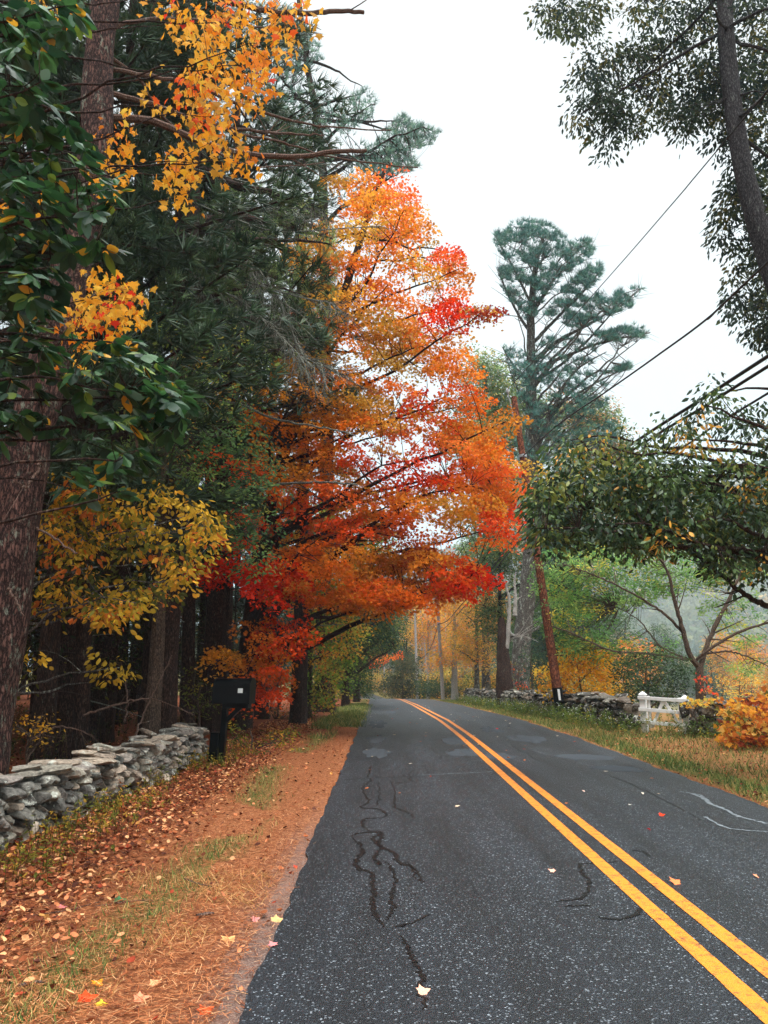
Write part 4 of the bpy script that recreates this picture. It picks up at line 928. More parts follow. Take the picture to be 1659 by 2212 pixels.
# yellow green beech in the middle left, small yellow shrub at the wall
BP = [([(100,1010),(230,1040),(330,1050),(440,1090),(482,1165),(420,1235),(428,1310),(380,1285),(300,1300),(230,1345),(150,1330),(95,1400),(45,1430),(70,1330),(90,1200)],230),([(190,1450),(270,1400),(290,1420),(230,1470)],5)]
Sl = []
for po, n in BP: a_, b_ = fill(po, int(n*.85), 11, .8, dens=lambda p: .12+.88*sm(.3,.6,vnoise(p[:,0]/40+2, p[:,1]/30, 27))); Sl.append(a_)
S = np.concatenate(Sl); bb = np.array([-5.6, 11.3, float(H(-5.6,11.3))])
be = offtree('beech_tree', 'yellow and olive leaved beech branches above the left stone wall', bb, [np.array([-5.5,11.3,2.]), np.array([-5.2,11.2,4.5]), np.array([-5.0,11.,6.])], .07, S, M_BARK_GREY, 22, rise=.2, twr=.007, maxtw=1.6, lr=.22)
col = mixc([(176,148,46),(214,172,54),(120,118,46),(230,172,56),(206,116,48),(86,92,42)], [3,3,2,1.8,1.5,1.2], len(S))
mbn = MB(); spray_leaves(mbn, S, .26, 20, .105, col, OVAL, .5, .3, up=.4, hang=.15); mbn.build('crown', M_LEAF, be)
def bush(name, label, polys, Y, dY, base_px, pal, w, L, per, Rr, tpl, bark=None, nl=8, hang=0, cat='shrub', flat=.5, ext=None, up=.4):
    Sl = []
    for po, n in polys: a_, b_ = fill(po, n, Y, dY); Sl.append(a_)
    S = np.concatenate(Sl); b = at(base_px, 1500, Y); b[2] = H(b[0], Y); S[:,2] = np.maximum(S[:,2], b[2]+.05)
    root = thing(name, label, cat, tuple(b)); mb = MB(); top = S[:,2].max()
    path = np.array([b-[0,0,.1], b+[.03,0,(top-b[2])*.3], b+[-.03,.05,(top-b[2])*.6], b+[.05,0,(top-b[2])*.85]]); h = max(top-b[2], .5)
    trunk_tube(mb, path, .012+.014*h, .006+.004*h, 8, 16); grow(mb, path, (.012+.012*h, .01), S, nl, maxtw=h, twr=.006, lr=.3, zmin=.02)
    mb.build('stem', bark or M_BARK_BROWN, root)
    mbn = MB(); spray_leaves(mbn, S, Rr, per, L, mixc(pal, w, len(S)), tpl, flat, up=up, hang=hang); mbn.build('foliage', M_LEAF, root); return root
bush('understory_tree', 'mid green and amber leaved young tree between the hickory leaves and the orange maple', [([(250,660),(400,640),(520,700),(590,790),(560,930),(440,990),(300,950),(250,800)],95),([(230,900),(420,980),(520,1060),(480,1120),(330,1040),(230,1000)],50)], 13.4, .7, 330, [(104,132,70),(134,152,76),(84,112,62),(196,150,62),(170,160,76)], [3,2.4,3,.7,1], .10, 20, .27, OVAL4, cat='tree', nl=16)
bush('yellow_shrub', 'small sparse yellow leaved shrub behind the near end of the wall', [([(20,1560),(110,1530),(125,1580),(60,1620),(30,1610)],22)], 9.4, .25, 70, [(222,160,44),(196,150,50),(150,120,40)], [3,2,1], .055, 7, .12, OVAL4)
bush('green_shrub', 'olive leaved shrub behind the mailbox at the end of the wall', [([(380,1480),(460,1490),(470,1540),(400,1545)],16),([(400,1440),(450,1430),(460,1490),(390,1490)],6)], 16.5, .4, 430, [(110,116,48),(150,140,52),(74,84,40)], [3,2,2], .085, 16, .22, OVAL4)
bush('green_shrub', 'low yellow green plants at the maple foot beside the mailbox', [([(485,1600),(500,1560),(560,1560),(640,1575),(620,1620),(560,1640),(490,1640)],44)], 15.8, .9, 545, [(104,118,46),(172,150,52),(80,96,44),(196,140,50)], [3,2,2,1], .07, 18, .18, OVAL4)
bush('orange_sapling', 'yellow leaved sapling on the left roadside past the mailbox', [([(690,1365),(735,1355),(752,1400),(735,1450),(700,1480),(688,1430)],30)], 30, .7, 718, [(228,160,56),(206,150,60),(236,126,44)], [3,2,1.5], .10, 26, .32, MAPLE6, cat='sapling')
bush('roadside_shrub', 'mixed green and amber shrubs under the dark trunk left of the road', [([(560,1480),(600,1440),(640,1500),(690,1470),(720,1500),(700,1540),(640,1570),(570,1560)],46)], 26, 1.2, 600, [(96,100,46),(170,120,50),(60,70,38),(190,90,44)], [3,2,2,1], .09, 22, .34, OVAL4)
bush('maple_sapling', 'green and amber leaves filling the roadside under the big limb of the maple', [([(630,1260),(720,1230),(810,1290),(780,1380),(745,1500),(690,1530),(655,1500),(640,1400)],150)], 27, 1.2, 668, [(140,166,66),(196,184,80),(104,134,62),(236,174,66),(228,130,50)], [3,2.4,2,1.6,.6], .11, 34, .42, MAPLE6, cat='sapling', nl=16)
bush('maple_sapling', 'dark green leaves low on the left road edge before the bend', [([(735,1330),(850,1300),(860,1380),(800,1430),(790,1500),(740,1510)],130)], 44, 1.6, 752, [(78,104,54),(104,124,62),(54,78,46),(170,150,62)], [3,2,3,.6], .15, 34, .6, OVAL4, cat='sapling', nl=16)
leafy('maple_tree', 'green and yellow tree beside the road under the orange maple', at(655,1500,28)*[1,1,0]+[0,0,-.1], 9, [(0,0,-.2),(.1,0,3),(.4,0,6),(.7,0,8.5)], .16,
   [(.9,0,5.2,2.1,2,1.6),(-.2,0,6.8,1.8,2,1.2),(1.9,.5,6.6,1.6,1.5,1.1),(1.3,0,3.9,1.2,1,.8)], [(120,140,58),(170,164,70),(88,112,54),(222,164,66)], [3,2.4,2,1.6], .11, 240, 70, MAPLE6, M_BARK_DARK, Rr=.5)
leafy('maple_tree', 'dark green tree with amber tips over the left road edge in the distance', at(745,1500,40)*[1,1,0]+[0,0,-.4], 11, [(0,0,-.2),(.1,0,3),(.4,0,6),(.7,0,9)], .18,
   [(.6,0,5.0,2.2,3,1.9),(1.9,1,6.6,1.9,2,1.4),(1.9,2,3.6,1.2,1.5,1.6),(-.4,0,3,1.6,2,1.6)], [(62,84,48),(86,104,54),(150,140,60),(46,66,44)], [3,2,.8,3], .13, 300, 60, OVAL4, M_BARK_DARK, Rr=.6)
leafy('maple_tree', 'deep green tree arching over the far bend of the road', at(770,1500,54)*[1,1,0]+[0,0,-.7], 12, [(0,0,-.2),(.1,0,3),(.6,0,6),(1,0,9)], .2,
   [(.6,0,5.6,2.8,3,2.2),(2.8,1,7.0,2.2,2,1.8),(-.2,0,3,1.5,2,2.2)], [(54,80,56),(76,100,62),(40,62,48)], [3,2,3], .16, 300, 46, OVAL4, M_BARK_DARK, Rr=.75)
bush('orange_branch_tree', 'bright orange low branch glowing at the far road bend', [([(780,1425),(830,1412),(868,1412),(866,1420),(830,1430),(785,1438)],26)], 60, 1, 776, [(244,120,50),(236,150,60),(240,90,40)], [3,2,1], .16, 16, .35, MAPLE6, cat='tree')
# ------------------------------------------------------------------ right side trees
# big tree top right
M_BARK_ASH = bark_mat('ash bark', lin(34,32,34), lin(92,90,92), lin(128,132,126), -.02, 1.4)
t1 = [np.array([8.6,12.4,float(H(8.6,12.4))-.1])]+[at(a_, b_, 12.2) for a_, b_ in ((1800,1000),(1712,720),(1658,556),(1630,465),(1606,364),(1586,243),(1570,101),(1566,0),(1556,-200),(1550,-500))]
A1 = [([(1157,0),(1163,35),(1190,50),(1225,76),(1278,86),(1280,60),(1262,45),(1294,28),(1322,40),(1319,70),(1331,82),(1246,118),(1238,162),(1230,235),(1254,284),(1290,300),(1295,332),(1330,328),(1335,300),(1371,284),(1432,275),(1472,284),(1513,255),(1533,292),(1560,344),(1553,438),(1541,526),(1574,530),(1578,632),(1566,668),(1610,688),(1626,728),(1650,753),(1690,758),(1690,0)],560)]
A1h = [(1380,219,24),(1343,154,15),(1307,243,14),(1340,52,34),(1475,120,16),(1500,160,14),(1600,480,26),(1640,600,24),(1590,560,14),(1565,120,12)]
S, p_ = fill(A1[0][0], 560, 13.3, .5, A1h); S2, _ = fill([(1160,-500),(1159,0),(1690,0),(1690,-500)], 200, 12.6, 1.2); S2b, _ = fill([(1690,-200),(1690,760),(1900,800),(1900,-200)], 120, 11.6, 1.)
SA = np.concatenate([S, S2, S2b])
bt = thing('ash_tree', 'tall dark tree leaning in from the top right over the wires', 'tree', tuple(t1[0])); mb = MB(); trunk_tube(mb, t1, .21, .12, 20, 90, 1.1)
grow(mb, np.array(t1), (.07,.05), SA, 46, rise=-.4, twr=.006, maxtw=1.2, lr=.13, arch=.08); mb.build('trunk', M_BARK_ASH, bt)
mbn = MB(); spray_leaves(mbn, S, .27, 36, .118, mixc([(56,70,56),(74,84,54),(42,56,52),(104,98,54)], [3,2.4,3,1], len(S)), OVAL4, .8, .4, up=.15, hang=.25)
SS = np.concatenate([S2, S2b]); spray_leaves(mbn, SS, .4, 20, .10, mixc([(40,52,44),(54,62,42)], [1,1], len(SS)), OVAL4, .8, .4, up=.2, hang=.2)
mbn.build('crown', M_LEAF, bt)
# dark green boughs across the right middle
z8 = lambda x, y: (987.6+x*.4047, 768+y*.4047)
P2 = [z8(*q) for q in [(395,740),(470,690),(540,570),(520,490),(640,390),(760,440),(830,510),(900,460),(990,390),(1040,410),(1100,390),(1190,310),(1290,240),(1350,130),(1440,235),(1400,310),(1500,260),(1570,220),(1720,200),(1720,1320),(1640,1200),(1560,1150),(1450,1180),(1350,1060),(1200,1030),(1100,990),(1000,1040),(850,1030),(700,1030),(560,1000),(440,1000),(390,880)]]
hol = [(*z8(1500,480),26),(*z8(1340,560),22),(*z8(1280,420),14),(*z8(1620,420),20),(*z8(1420,400),16),(*z8(1550,330),14)]
dens = lambda p: np.where(p[:,1] < 768+.4047*580, np.where(p[:,0] > 1300, .32, .7), 1.)
S, p_ = fill(P2, 530, 10.7, .6, hol, lambda p: dens(p)*(.3+.7*sm(.25,.55,vnoise(p[:,0]/26, p[:,1]/18, 19)))); S2, _ = fill([(1700,820),(1900,780),(1900,1300),(1700,1280)], 90, 10.8, .8); SA = np.concatenate([S, S2])
b2 = np.array([7.4,10.6,float(H(7.4,10.6))])
rt = thing('chestnut_tree', 'dark green leafy boughs reaching left over the gate, trunk off the right edge', 'tree', tuple(b2)); mb = MB()
path = np.array([b2-[0,0,.1], [7.3,10.6,1.6], [7.1,10.7,3.6], [6.9,10.8,6.]]); trunk_tube(mb, path, .17, .07, 12, 30)
L1 = limb(mb, [z8(1760,1380), z8(1659,1340), z8(1560,1290), z8(1480,1230), z8(1300,1080), z8(1200,890), z8(1180,700)], 10.8, 10.4, .050, .012, 10, 40, .7, 81)
limb(mb, [z8(1300,1080), z8(1150,1000), z8(950,930), z8(700,900), z8(480,900)], 10.5, 10.2, .024, .008, 14, 40, .6, 82)
limb(mb, [z8(1760,700), z8(1600,660), z8(1400,640), z8(1100,620), z8(800,560), z8(640,440)], 10.8, 10.4, .035, .008, 14, 40, .6, 83)
tubes(mb, np.array([[7.2,10.65,2.3],[6.6,10.7,2.45],L1[0]]), np.array([.08,.06,.05]), 8)
grow(mb, path, (.14,.06), SA, 44, rise=.15, twr=.008, maxtw=1.5, lr=.2, arch=.08); mb.build('trunk', M_BARK_DARK, rt)
mbn = MB(); cc = mixc([(50,74,42),(74,98,48),(38,58,36),(116,122,52),(206,150,56)], [3,2.8,2,1.3,.3], len(SA)); spray_leaves(mbn, SA, .26, 34, .105, cc, OVAL4, .7, .35, up=.35, hang=.2); mbn.build('crown', M_WAXY, rt)
# thin forked tree by the gate
t3 = [at(a_, b_, 26) for a_, b_ in ((1513,1545),(1512,1500),(1511,1440))]; t3[0][2] = H(t3[0][0], 26)-.2
ft = thing('young_forked_tree', 'slender forked tree with airy green leaves just right of the gate', 'tree', tuple(t3[0])); mb = MB()
trunk_tube(mb, t3, .15, .12, 14, 20, 1.2)
l1 = limb(mb, [(1511,1442),(1489,1412),(1473,1352),(1457,1298),(1440,1230),(1400,1180)], 26, 25.6, .105, .03, 10, 40, 1.2, 91)
l2 = limb(mb, [(1513,1442),(1525,1400),(1545,1350),(1576,1292),(1600,1240),(1640,1180)], 26, 26.3, .095, .03, 10, 40, 1.2, 92)
l3 = limb(mb, [(1502,1428),(1530,1404),(1590,1368),(1650,1348),(1720,1330)], 26, 25, .06, .03, 10, 40, 1.2, 93)
l4 = limb(mb, [(1486,1425),(1400,1412),(1320,1405),(1240,1370),(1190,1352)], 26, 25, .045, .015, 12, 40, 1.0, 94)
l5 = limb(mb, [(1478,1370),(1440,1330),(1380,1290),(1300,1250),(1220,1220)], 26, 25.2, .055, .015, 12, 40, 1.0, 95)
l6 = limb(mb, [(1527,1412),(1580,1408),(1640,1430),(1700,1460)], 26, 25.4, .04, .012, 10, 40, 1.0, 96)
l7 = limb(mb, [(1492,1425),(1430,1398),(1380,1340),(1330,1310)], 26, 26.6, .035, .012, 10, 40, 1.0, 97)
Sl = []
for po, n in ([(1175,1190),(1300,1170),(1420,1175),(1500,1185),(1600,1200),(1650,1240),(1500,1265),(1420,1290),(1340,1320),(1300,1390),(1240,1420),(1180,1350),(1160,1260)],380),([(1500,1270),(1640,1290),(1659,1420),(1540,1380)],26),([(1240,1380),(1460,1370),(1440,1420),(1250,1430)],26),([(1420,1060),(1640,1060),(1659,1190),(1400,1190)],30),([(1540,1420),(1650,1410),(1640,1450),(1560,1460)],6):
    a_, _ = fill(po, n, 27.2, .6); Sl.append(a_)
S = np.concatenate(Sl); PL = np.concatenate([l1,l2,l3,l4,l5,l6,l7])
j = np.argmin(np.linalg.norm(S[:,None]-PL[None], axis=2), 1); A = PL[j]
tubes(mb, bez(A, (A+S)/2+rng.normal(scale=.12, size=S.shape), S, 6), np.full((len(S),1), .010)*np.linspace(1,.3,6)[None], 4)
mb.build('trunk', M_BARK_BROWN, ft)
mbn = MB(); spray_leaves(mbn, S, .42, 60, .12, mixc([(120,168,92),(152,188,104),(96,138,80),(222,204,84),(176,194,100)], [3,2.2,2,.9,1], len(S)), OVAL4, .4, .3, up=.4); mbn.build('crown', M_LEAF, ft)
# great white pine
tw = [at(a_, b_, 40) for a_, b_ in ((1126,1528),(1124,1430),(1140,1270),(1150,1100),(1148,900),(1147,760),(1148,660),(1160,560),(1180,495))]; tw[0][2] = H(tw[0][0], 40)-.2
wp = thing('white_pine', 'tall lone white pine with upswept plumes beyond the leaning pole', 'tree', tuple(tw[0])); mb = MB(); trunk_tube(mb, tw, .52, .08, 18, 80, 1.15)
z7 = lambda x, y: (987.6+x*.4047, y*.4047)
plumes = [([(200,1240),(240,1250),(290,1190),(350,1175),(430,1185),(500,1200),(560,1260),(610,1290),(720,1280),(738,1330),(700,1390),(640,1420),(560,1480),(500,1560),(440,1640),(410,1720),(350,1640),(310,1500),(250,1380),(190,1310)],2300),
 ([(450,1700),(540,1560),(640,1470),(730,1400),(780,1410),(765,1480),(690,1560),(600,1610),(520,1690)],700),([(560,1640),(620,1590),(750,1570),(880,1550),(985,1530),(965,1590),(930,1650),(850,1670),(740,1720),(650,1760),(570,1740)],900),
 ([(690,1790),(800,1770),(940,1730),(1040,1775),(980,1810),(870,1830),(760,1850)],480),([(740,2000),(850,1965),(920,1940),(930,1970),(830,2000)],160),([(215,1440),(270,1420),(310,1540),(380,1660),(380,1720),(300,1640),(232,1540)],340),
 ([(240,1850),(300,1830),(390,1870),(500,1790),(600,1800),(720,1840),(760,1900),(700,1960),(800,2060),(830,2160),(700,2200),(500,2250),(330,2250),(300,2050)],1400),
 ([(300,2150),(560,2100),(850,2220),(900,2330),(760,2400),(600,2450),(400,2500),(300,2450)],900),([(450,2500),(620,2500),(700,2700),(640,3100),(480,3100),(420,2800)],600)]
Sl = [fill([z7(*q) for q in po], n, 40, 1.5, dens=lambda p: .06+.94*sm(.36,.62,vnoise((p[:,0]+p[:,1]*1.1)/34, (p[:,1]-p[:,0]*.45)/9, 23)))[0] for po, n in plumes]; S = np.concatenate(Sl)
big = []
for pts, r in (([(1147,790),(1200,740),(1290,690),(1386,622)],.16),([(1147,800),(1220,770),(1300,740),(1405,718)],.14),([(1147,745),(1200,690),(1260,630),(1300,580)],.12),([(1147,720),(1120,680),(1090,620),(1078,580)],.10),([(1148,680),(1200,600),(1280,530)],.10),([(1149,660),(1110,580),(1070,510)],.09),
   ([(1150,1010),(1170,940),(1200,870),(1245,800),(1310,760)],.16),([(1148,900),(1230,860),(1300,820),(1363,790)],.10),([(1148,830),(1110,790),(1085,750)],.08),([(1150,990),(1200,900),(1280,850),(1330,800)],.07),([(1150,1060),(1250,1000),(1330,930)],.07)):
    limb(mb, pts, 40, 40.5, r, .025, 14, 30, 1.6, int(pts[-1][0]))
grow(mb, np.array(tw), (.34,.07), S[::3], 60, rise=.9, twr=.012, maxtw=3.5, lr=.11); mb.build('trunk', M_BARK_GREY, wp)
T = np.c_[rng.normal(.35,.45,len(S)), rng.normal(0,.4,len(S)), rng.normal(.85,.25,len(S))]; col = mixc([(66,118,108),(88,132,112),(52,94,88)], [3,2,2], len(S))*rng.uniform(.75,1.2,(len(S),1))
mbn = MB()
for q in range(4): leaves(mbn, S[q::4], T[q::4], rnd(len(S[q::4])), rng.uniform(.26,.42,len(S[q::4])), col[q::4], TUFTS[q])
mbn.build('needles', M_NEEDLE, wp)
# broken companion trunk and snag
ts = [at(a_, b_, 38.5) for a_, b_ in ((1090,1532),(1089,1440),(1086,1385),(1083,1335))]; ts[0][2] = H(ts[0][0], 38.5)-.2
sg = thing('dead_tree', 'broken dark stump trunk with a bleached snag left of the white pine', 'tree', tuple(ts[0])); mb = MB(); trunk_tube(mb, ts, .44, .14, 14, 24, 1.1, lump=.12); mb.build('trunk', M_BARK_DARK, sg)
mb = MB(); limb(mb, [(1094,1400),(1099,1350),(1100,1300),(1094,1270),(1085,1243)], 38.4, 38.2, .13, .03, 5, 24, 1., 101)
limb(mb, [(1112,1330),(1113,1290),(1112,1262),(1114,1235)], 38.8, 38.8, .12, .02, 4, 24, .6, 102)
for i_ in range(6): limb(mb, [(1100,1370+rng.uniform(-20,20)),(1120+rng.uniform(-10,10),1372),(1140+rng.uniform(-20,60),1370+rng.uniform(-50,40))], 38.4, 37.4, .022, .006, 8, 14, .7, 110+i_)
mb.build('snag', M_PALE, sg)
bush('red_creeper', 'red creeper leaves climbing the base of the white pine', [([(1118,1440),(1130,1430),(1133,1500),(1122,1520)],14),([(1095,1420),(1118,1440),(1115,1480),(1098,1470)],8)], 38.9, .15, 1122, [(220,70,40),(120,120,50),(200,100,50)], [2,2,1], .12, 12, .22, OVAL4, cat='vine')
def px_tree(name, label, pxb, Y, ztop_px, ells, pal, w, L, ns, per, tpl, bark, r0, Rr, lean=0, **k):
    """ells in photo pixels: (px,py,rpx,rpy)"""
    b = at(pxb, 1500, Y); b[2] = H(b[0], Y)-.1; sc = Y/F*1.0; E_ = []
    for (a_, c_, ra, rb) in ells:
        q = at(a_, c_, Y)-b; E_.append((q[0], 0, q[2], ra*sc, ra*sc*.9, rb*sc))
    top = at(pxb+lean, ztop_px, Y)-b
    return leafy(name, label, b, top[2], [(0,0,-.2),(top[0]*.2,0,top[2]*.3),(top[0]*.6,.1,top[2]*.65),tuple(top)], r0, E_, pal, w, L, ns, per, tpl, bark, Rr=Rr, **k)
PG = [(120,146,96),(150,166,108),(98,126,88),(196,176,104)]
px_tree('oak_tree', 'hazy pale green tree behind the left side of the white pine', 1050, 58, 800, [(1050,830,66,90),(1020,930,66,90),(1085,960,70,110),(1075,1100,80,110),(1120,880,60,90),(1040,1200,70,80)], PG, [3,2,2,.8], .26, 760, 56, OVAL4, M_BARK_GREY, .3, 1.0, mleaf=M_FARLEAF)
px_tree('oak_tree', 'hazy pale green and peach tree behind the right side of the white pine', 1250, 60, 900, [(1215,920,90,90),(1290,940,75,75),(1330,1010,70,80),(1210,1060,90,90),(1290,890,40,40),(1330,1100,70,80),(1230,1180,90,90)], PG[:3]+[(216,160,110)], [3,2,2,1.2],   .26, 760, 56, OVAL4, M_BARK_GREY, .3, 1.0, mleaf=M_FARLEAF)
px_tree('maple_tree', 'rounded mid green tree behind the bleached snag', 1080, 50, 1180, [(1050,1230,50,60),(1090,1190,50,50),(1150,1230,50,70),(1060,1330,40,60),(1160,1340,50,70),(1200,1260,40,60)], [(86,112,66),(112,130,70),(66,92,60),(150,140,66)], [3,2,2,.7], .19, 420, 46, OVAL4, M_BARK_DARK, .24, .8)
px_tree('spruce_tree', 'dense dark green tree between the leaning pole and the forked tree', 1200, 44, 1150, [(1200,1220,50,80),(1230,1320,60,70),(1190,1400,50,60),(1270,1400,60,50)], [(50,78,60),(70,96,66),(38,60,50)], [3,2,2], .17, 380, 46, OVAL4, M_BARK_DARK, .2, .75)
YE = [(216,160,60),(236,178,72),(170,146,66),(228,130,52),(120,124,62)]
px_tree('autumn_tree', 'gnarled yellow leaved tree right of the nearer grey pole', 1030, 56, 1290, [(1020,1320,45,45),(1060,1300,40,50),(1000,1390,30,40),(1045,1400,35,40)], YE, [3,2,2.5,1,2], .17, 240, 34, OVAL4, M_BARK_GREY, .22, .7, lf=.4)
px_tree('autumn_tree', 'gold leaved tree with a stout pale trunk beside the nearer grey pole', 982, 66, 1280, [(980,1300,40,30),(985,1370,35,40),(960,1420,25,20),(1010,1430,25,22)], YE, [3,3,1,2,.5], .18, 190, 34, OVAL4, M_PALE, .30, .8)
px_tree('autumn_tree', 'amber tree standing right behind the farther grey pole', 925, 84, 1310, [(925,1340,34,40),(945,1430,32,22),(905,1370,22,30),(960,1390,30,30)], YE, [3,2,1,3,.5], .22, 190, 34, OVAL4, M_PALE, .2, 1.)
bush('yellow_shrub', 'bright golden shrub behind the foot of the leaning pole', [([(1165,1450),(1200,1410),(1230,1388),(1280,1398),(1330,1420),(1335,1500),(1300,1520),(1230,1510),(1170,1495)],130),([(1240,1500),(1330,1500),(1345,1560),(1300,1578),(1270,1545)],34)], 27.8, .7, 1255, [(246,180,40),(252,200,70),(226,150,44),(150,140,50)], [4,2.5,2,.8], .11, 26, .33, MAPLE6, nl=14)
bush('peach_shrub', 'pale peach orange shrub behind the golden one', [([(1290,1400),(1380,1380),(1430,1410),(1400,1470),(1320,1460)],44)], 33, .8, 1350, [(236,160,90),(226,140,76),(180,150,86)], [3,2,1], .13, 22, .42, MAPLE6, nl=12)
bush('green_shrub', 'dark green bushy shrub behind the wall left of the gate', [([(1330,1420),(1400,1400),(1450,1400),(1490,1440),(1485,1510),(1400,1530),(1335,1520)],150)], 24.6, .7, 1400, [(50,72,44),(74,94,54),(38,54,38),(96,104,58)], [3,2,2,.8], .10, 34, .32, OVAL4, nl=16)
bush('green_shrub', 'blue green shrub in shade right behind the pine foot', [([(1135,1400),(1190,1380),(1180,1480),(1190,1500),(1135,1490)],50)], 37, .8, 1150, [(52,76,60),(40,60,52),(80,96,60)], [3,2,1], .13, 26, .5, OVAL4, nl=10)
bush('red_leaf_shrub', 'small orange red leaved sprig beside the forked trunk', [([(1515,1440),(1530,1450),(1545,1510),(1525,1525),(1518,1480)],12)], 25.6, .2, 1526, [(236,110,50),(240,80,50),(220,150,70)], [2,2,1], .10, 9, .2, MAPLE6)
bush('yellow_vine', 'golden vine heaped over the right stone wall at the frame edge', [([(1560,1560),(1600,1520),(1650,1490),(1720,1480),(1720,1600),(1640,1600),(1580,1620),(1570,1590)],120),([(1560,1520),(1600,1515),(1590,1535)],6)], 16.4, .6, 1640, [(226,164,56),(206,122,50),(230,188,96),(120,118,54),(150,70,40)], [3,2.4,1.6,1.4,1.6], .12, 16, .24, MAPLE, cat='vine', nl=12)
bush('wall_creeper', 'pale yellow leaves lying along the top of the wall right of the gate', [([(1475,1508),(1560,1512),(1560,1524),(1475,1522)],22)], 19.0, .25, 1500, [(226,200,90),(236,170,60),(170,160,80)], [2,2,1], .09, 9, .14, MAPLE6, cat='vine')
bush('golden_sapling', 'pale yellow sapling in the mist beyond the right wall', [([(1560,1470),(1600,1440),(1645,1450),(1640,1500),(1590,1520),(1560,1510)],44)], 44, 1.2, 1600, [(222,196,96),(236,176,70),(176,176,110)], [2,2,2], .16, 20, .5, OVAL4, nl=10, cat='sapling')
bush('dark_shrub', 'dark green round shrub at the foot of the two grey poles', [([(905,1470),(975,1462),(985,1500),(910,1502)],110)], 72, 1., 945, [(50,70,44),(66,84,50)], [1,1], .2, 26, .7, OVAL4)
bush('hemlock_shrub', 'brown green bushy conifer between the road bend and the grey poles', [([(825,1506),(838,1460),(870,1410),(900,1430),(905,1505)],240)], 78, 1.5, 870, [(70,76,48),(96,88,54),(50,62,44)], [2,1.4,2], .22, 28, .8, OVAL4, nl=10)
bush('verge_shrub', 'dark shrubs at the left mouth of the road bend', [([(745,1500),(750,1430),(790,1400),(800,1495)],170)], 62, 1.5, 765, [(60,84,52),(90,100,54),(44,64,44)], [2,1,2], .18, 28, .7, OVAL4, nl=10)

# ------------------------------------------------------------------ distant trees, copied
far_y = leafy('distant_tree', 'distant golden tree fading into the mist beyond the road bend', (0,0,0), 14, [(0,0,-.3),(.2,0,5),(.3,0,9),(0,0,13)], .2, [(0,0,9,3.4,3.4,3),(1.2,.6,12,2.4,2.4,2.2),(-1.5,0,6.4,2.4,2.4,1.8)], YE, [3,2,1,3,1], .26, 260, 30, OVAL4, M_PALE, 'misty autumn trees', 1.1, 12, mleaf=M_FARLEAF)
far_g = leafy('distant_tree', 'distant green tree fading into the mist beyond the road bend', (0,0,0), 14, [(0,0,-.3),(.2,0,5),(.3,0,9),(0,0,13)], .2, [(0,0,8,3.6,3.6,3.6),(1.2,.6,12,2.6,2.6,2.4),(-1.5,0,5,2.8,2.8,2.4)], [(70,96,60),(92,116,70),(50,74,52)], [3,2,2], .28, 300, 34, OVAL4, M_BARK_DARK, 'misty green trees', 1.2, 12, mleaf=M_FARLEAF)
for (px_, Y_, p, s_) in ((930,100,far_y,.9),(965,108,far_y,1.),(1010,96,far_y,.95),(1050,112,far_y,1.),(905,128,far_y,1.),(880,118,far_g,.8),(985,130,far_y,1.1),(1040,140,far_y,1.1),(1090,100,far_g,1.),(1130,90,far_g,1.),(1180,76,far_g,.9),(1240,84,far_g,.8),(940,150,far_y,1.2),
      (860,140,far_g,1.),(830,135,far_g,1.1),(800,128,far_g,1.1),(770,120,far_g,1.1),(740,112,far_g,1.1),(815,150,far_g,1.2),(850,160,far_y,1.2),(700,105,far_g,1.2),(780,150,far_g,1.2),(735,140,far_g,1.3),(890,165,far_y,1.3),(960,170,far_g,1.3),(1020,165,far_y,1.3),(1080,150,far_y,1.2),(1130,140,far_g,1.2),(660,95,far_g,1.2),(600,90,far_g,1.2),(640,80,far_g,1.1),(720,90,far_g,1.)):
    q = at(px_, 1480, Y_); plant(p, q[0], Y_, None, s_)
for (px_, Y_, p, s_) in ((1580,95,far_y,.8),(1640,110,far_y,.9),(1540,125,far_g,.8),(1610,140,far_g,1.),(1690,120,far_g,.9),(1480,140,far_g,.9),(1420,120,far_g,.9),(1360,100,far_g,.9),(1300,110,far_g,1.),(1700,90,far_y,.9),(1560,160,far_g,1.),(1650,165,far_y,1.)):
    q = at(px_, 1480, Y_); plant(p, q[0], Y_, None, s_, label='pale treetop rising out of the misty valley beyond the right wall', group='valley trees')
brush = leafy('roadside_brush', 'low golden and olive brush along the far end of the road', (0,0,0), 3, [(0,0,-.2),(.1,0,1),(0,.1,2.6)], .05, [(0,0,1.1,2.2,2.0,1.0),(1.2,.3,1.9,1.4,1.4,.9),(-1.3,0,1.7,1.3,1.3,1.)], [(196,164,76),(120,128,66),(214,150,62),(84,96,56)], [2,2,1.4,2], .17, 150, 26, OVAL4, M_BARK_DARK, 'brush at the far end of the road', .5, 8, mleaf=M_FARLEAF)
for px_, Y_ in [(905,86),(925,90),(950,84),(975,80),(1000,76),(1025,72),(1050,66),(1075,62),(1105,60),(1135,56),(1165,58),(1200,54),(880,100),(915,104),(945,98),(985,96),(1020,90),(1060,84),(1100,80),(1150,76),(1200,72),(1240,60),(1280,56),(1320,52),(850,112),(820,118),(790,116),(765,104),(735,96),(700,86),(680,74),(720,100)]:
    q = at(px_, 1480, Y_); plant(brush, q[0], Y_, None, rng.uniform(.8,1.3))
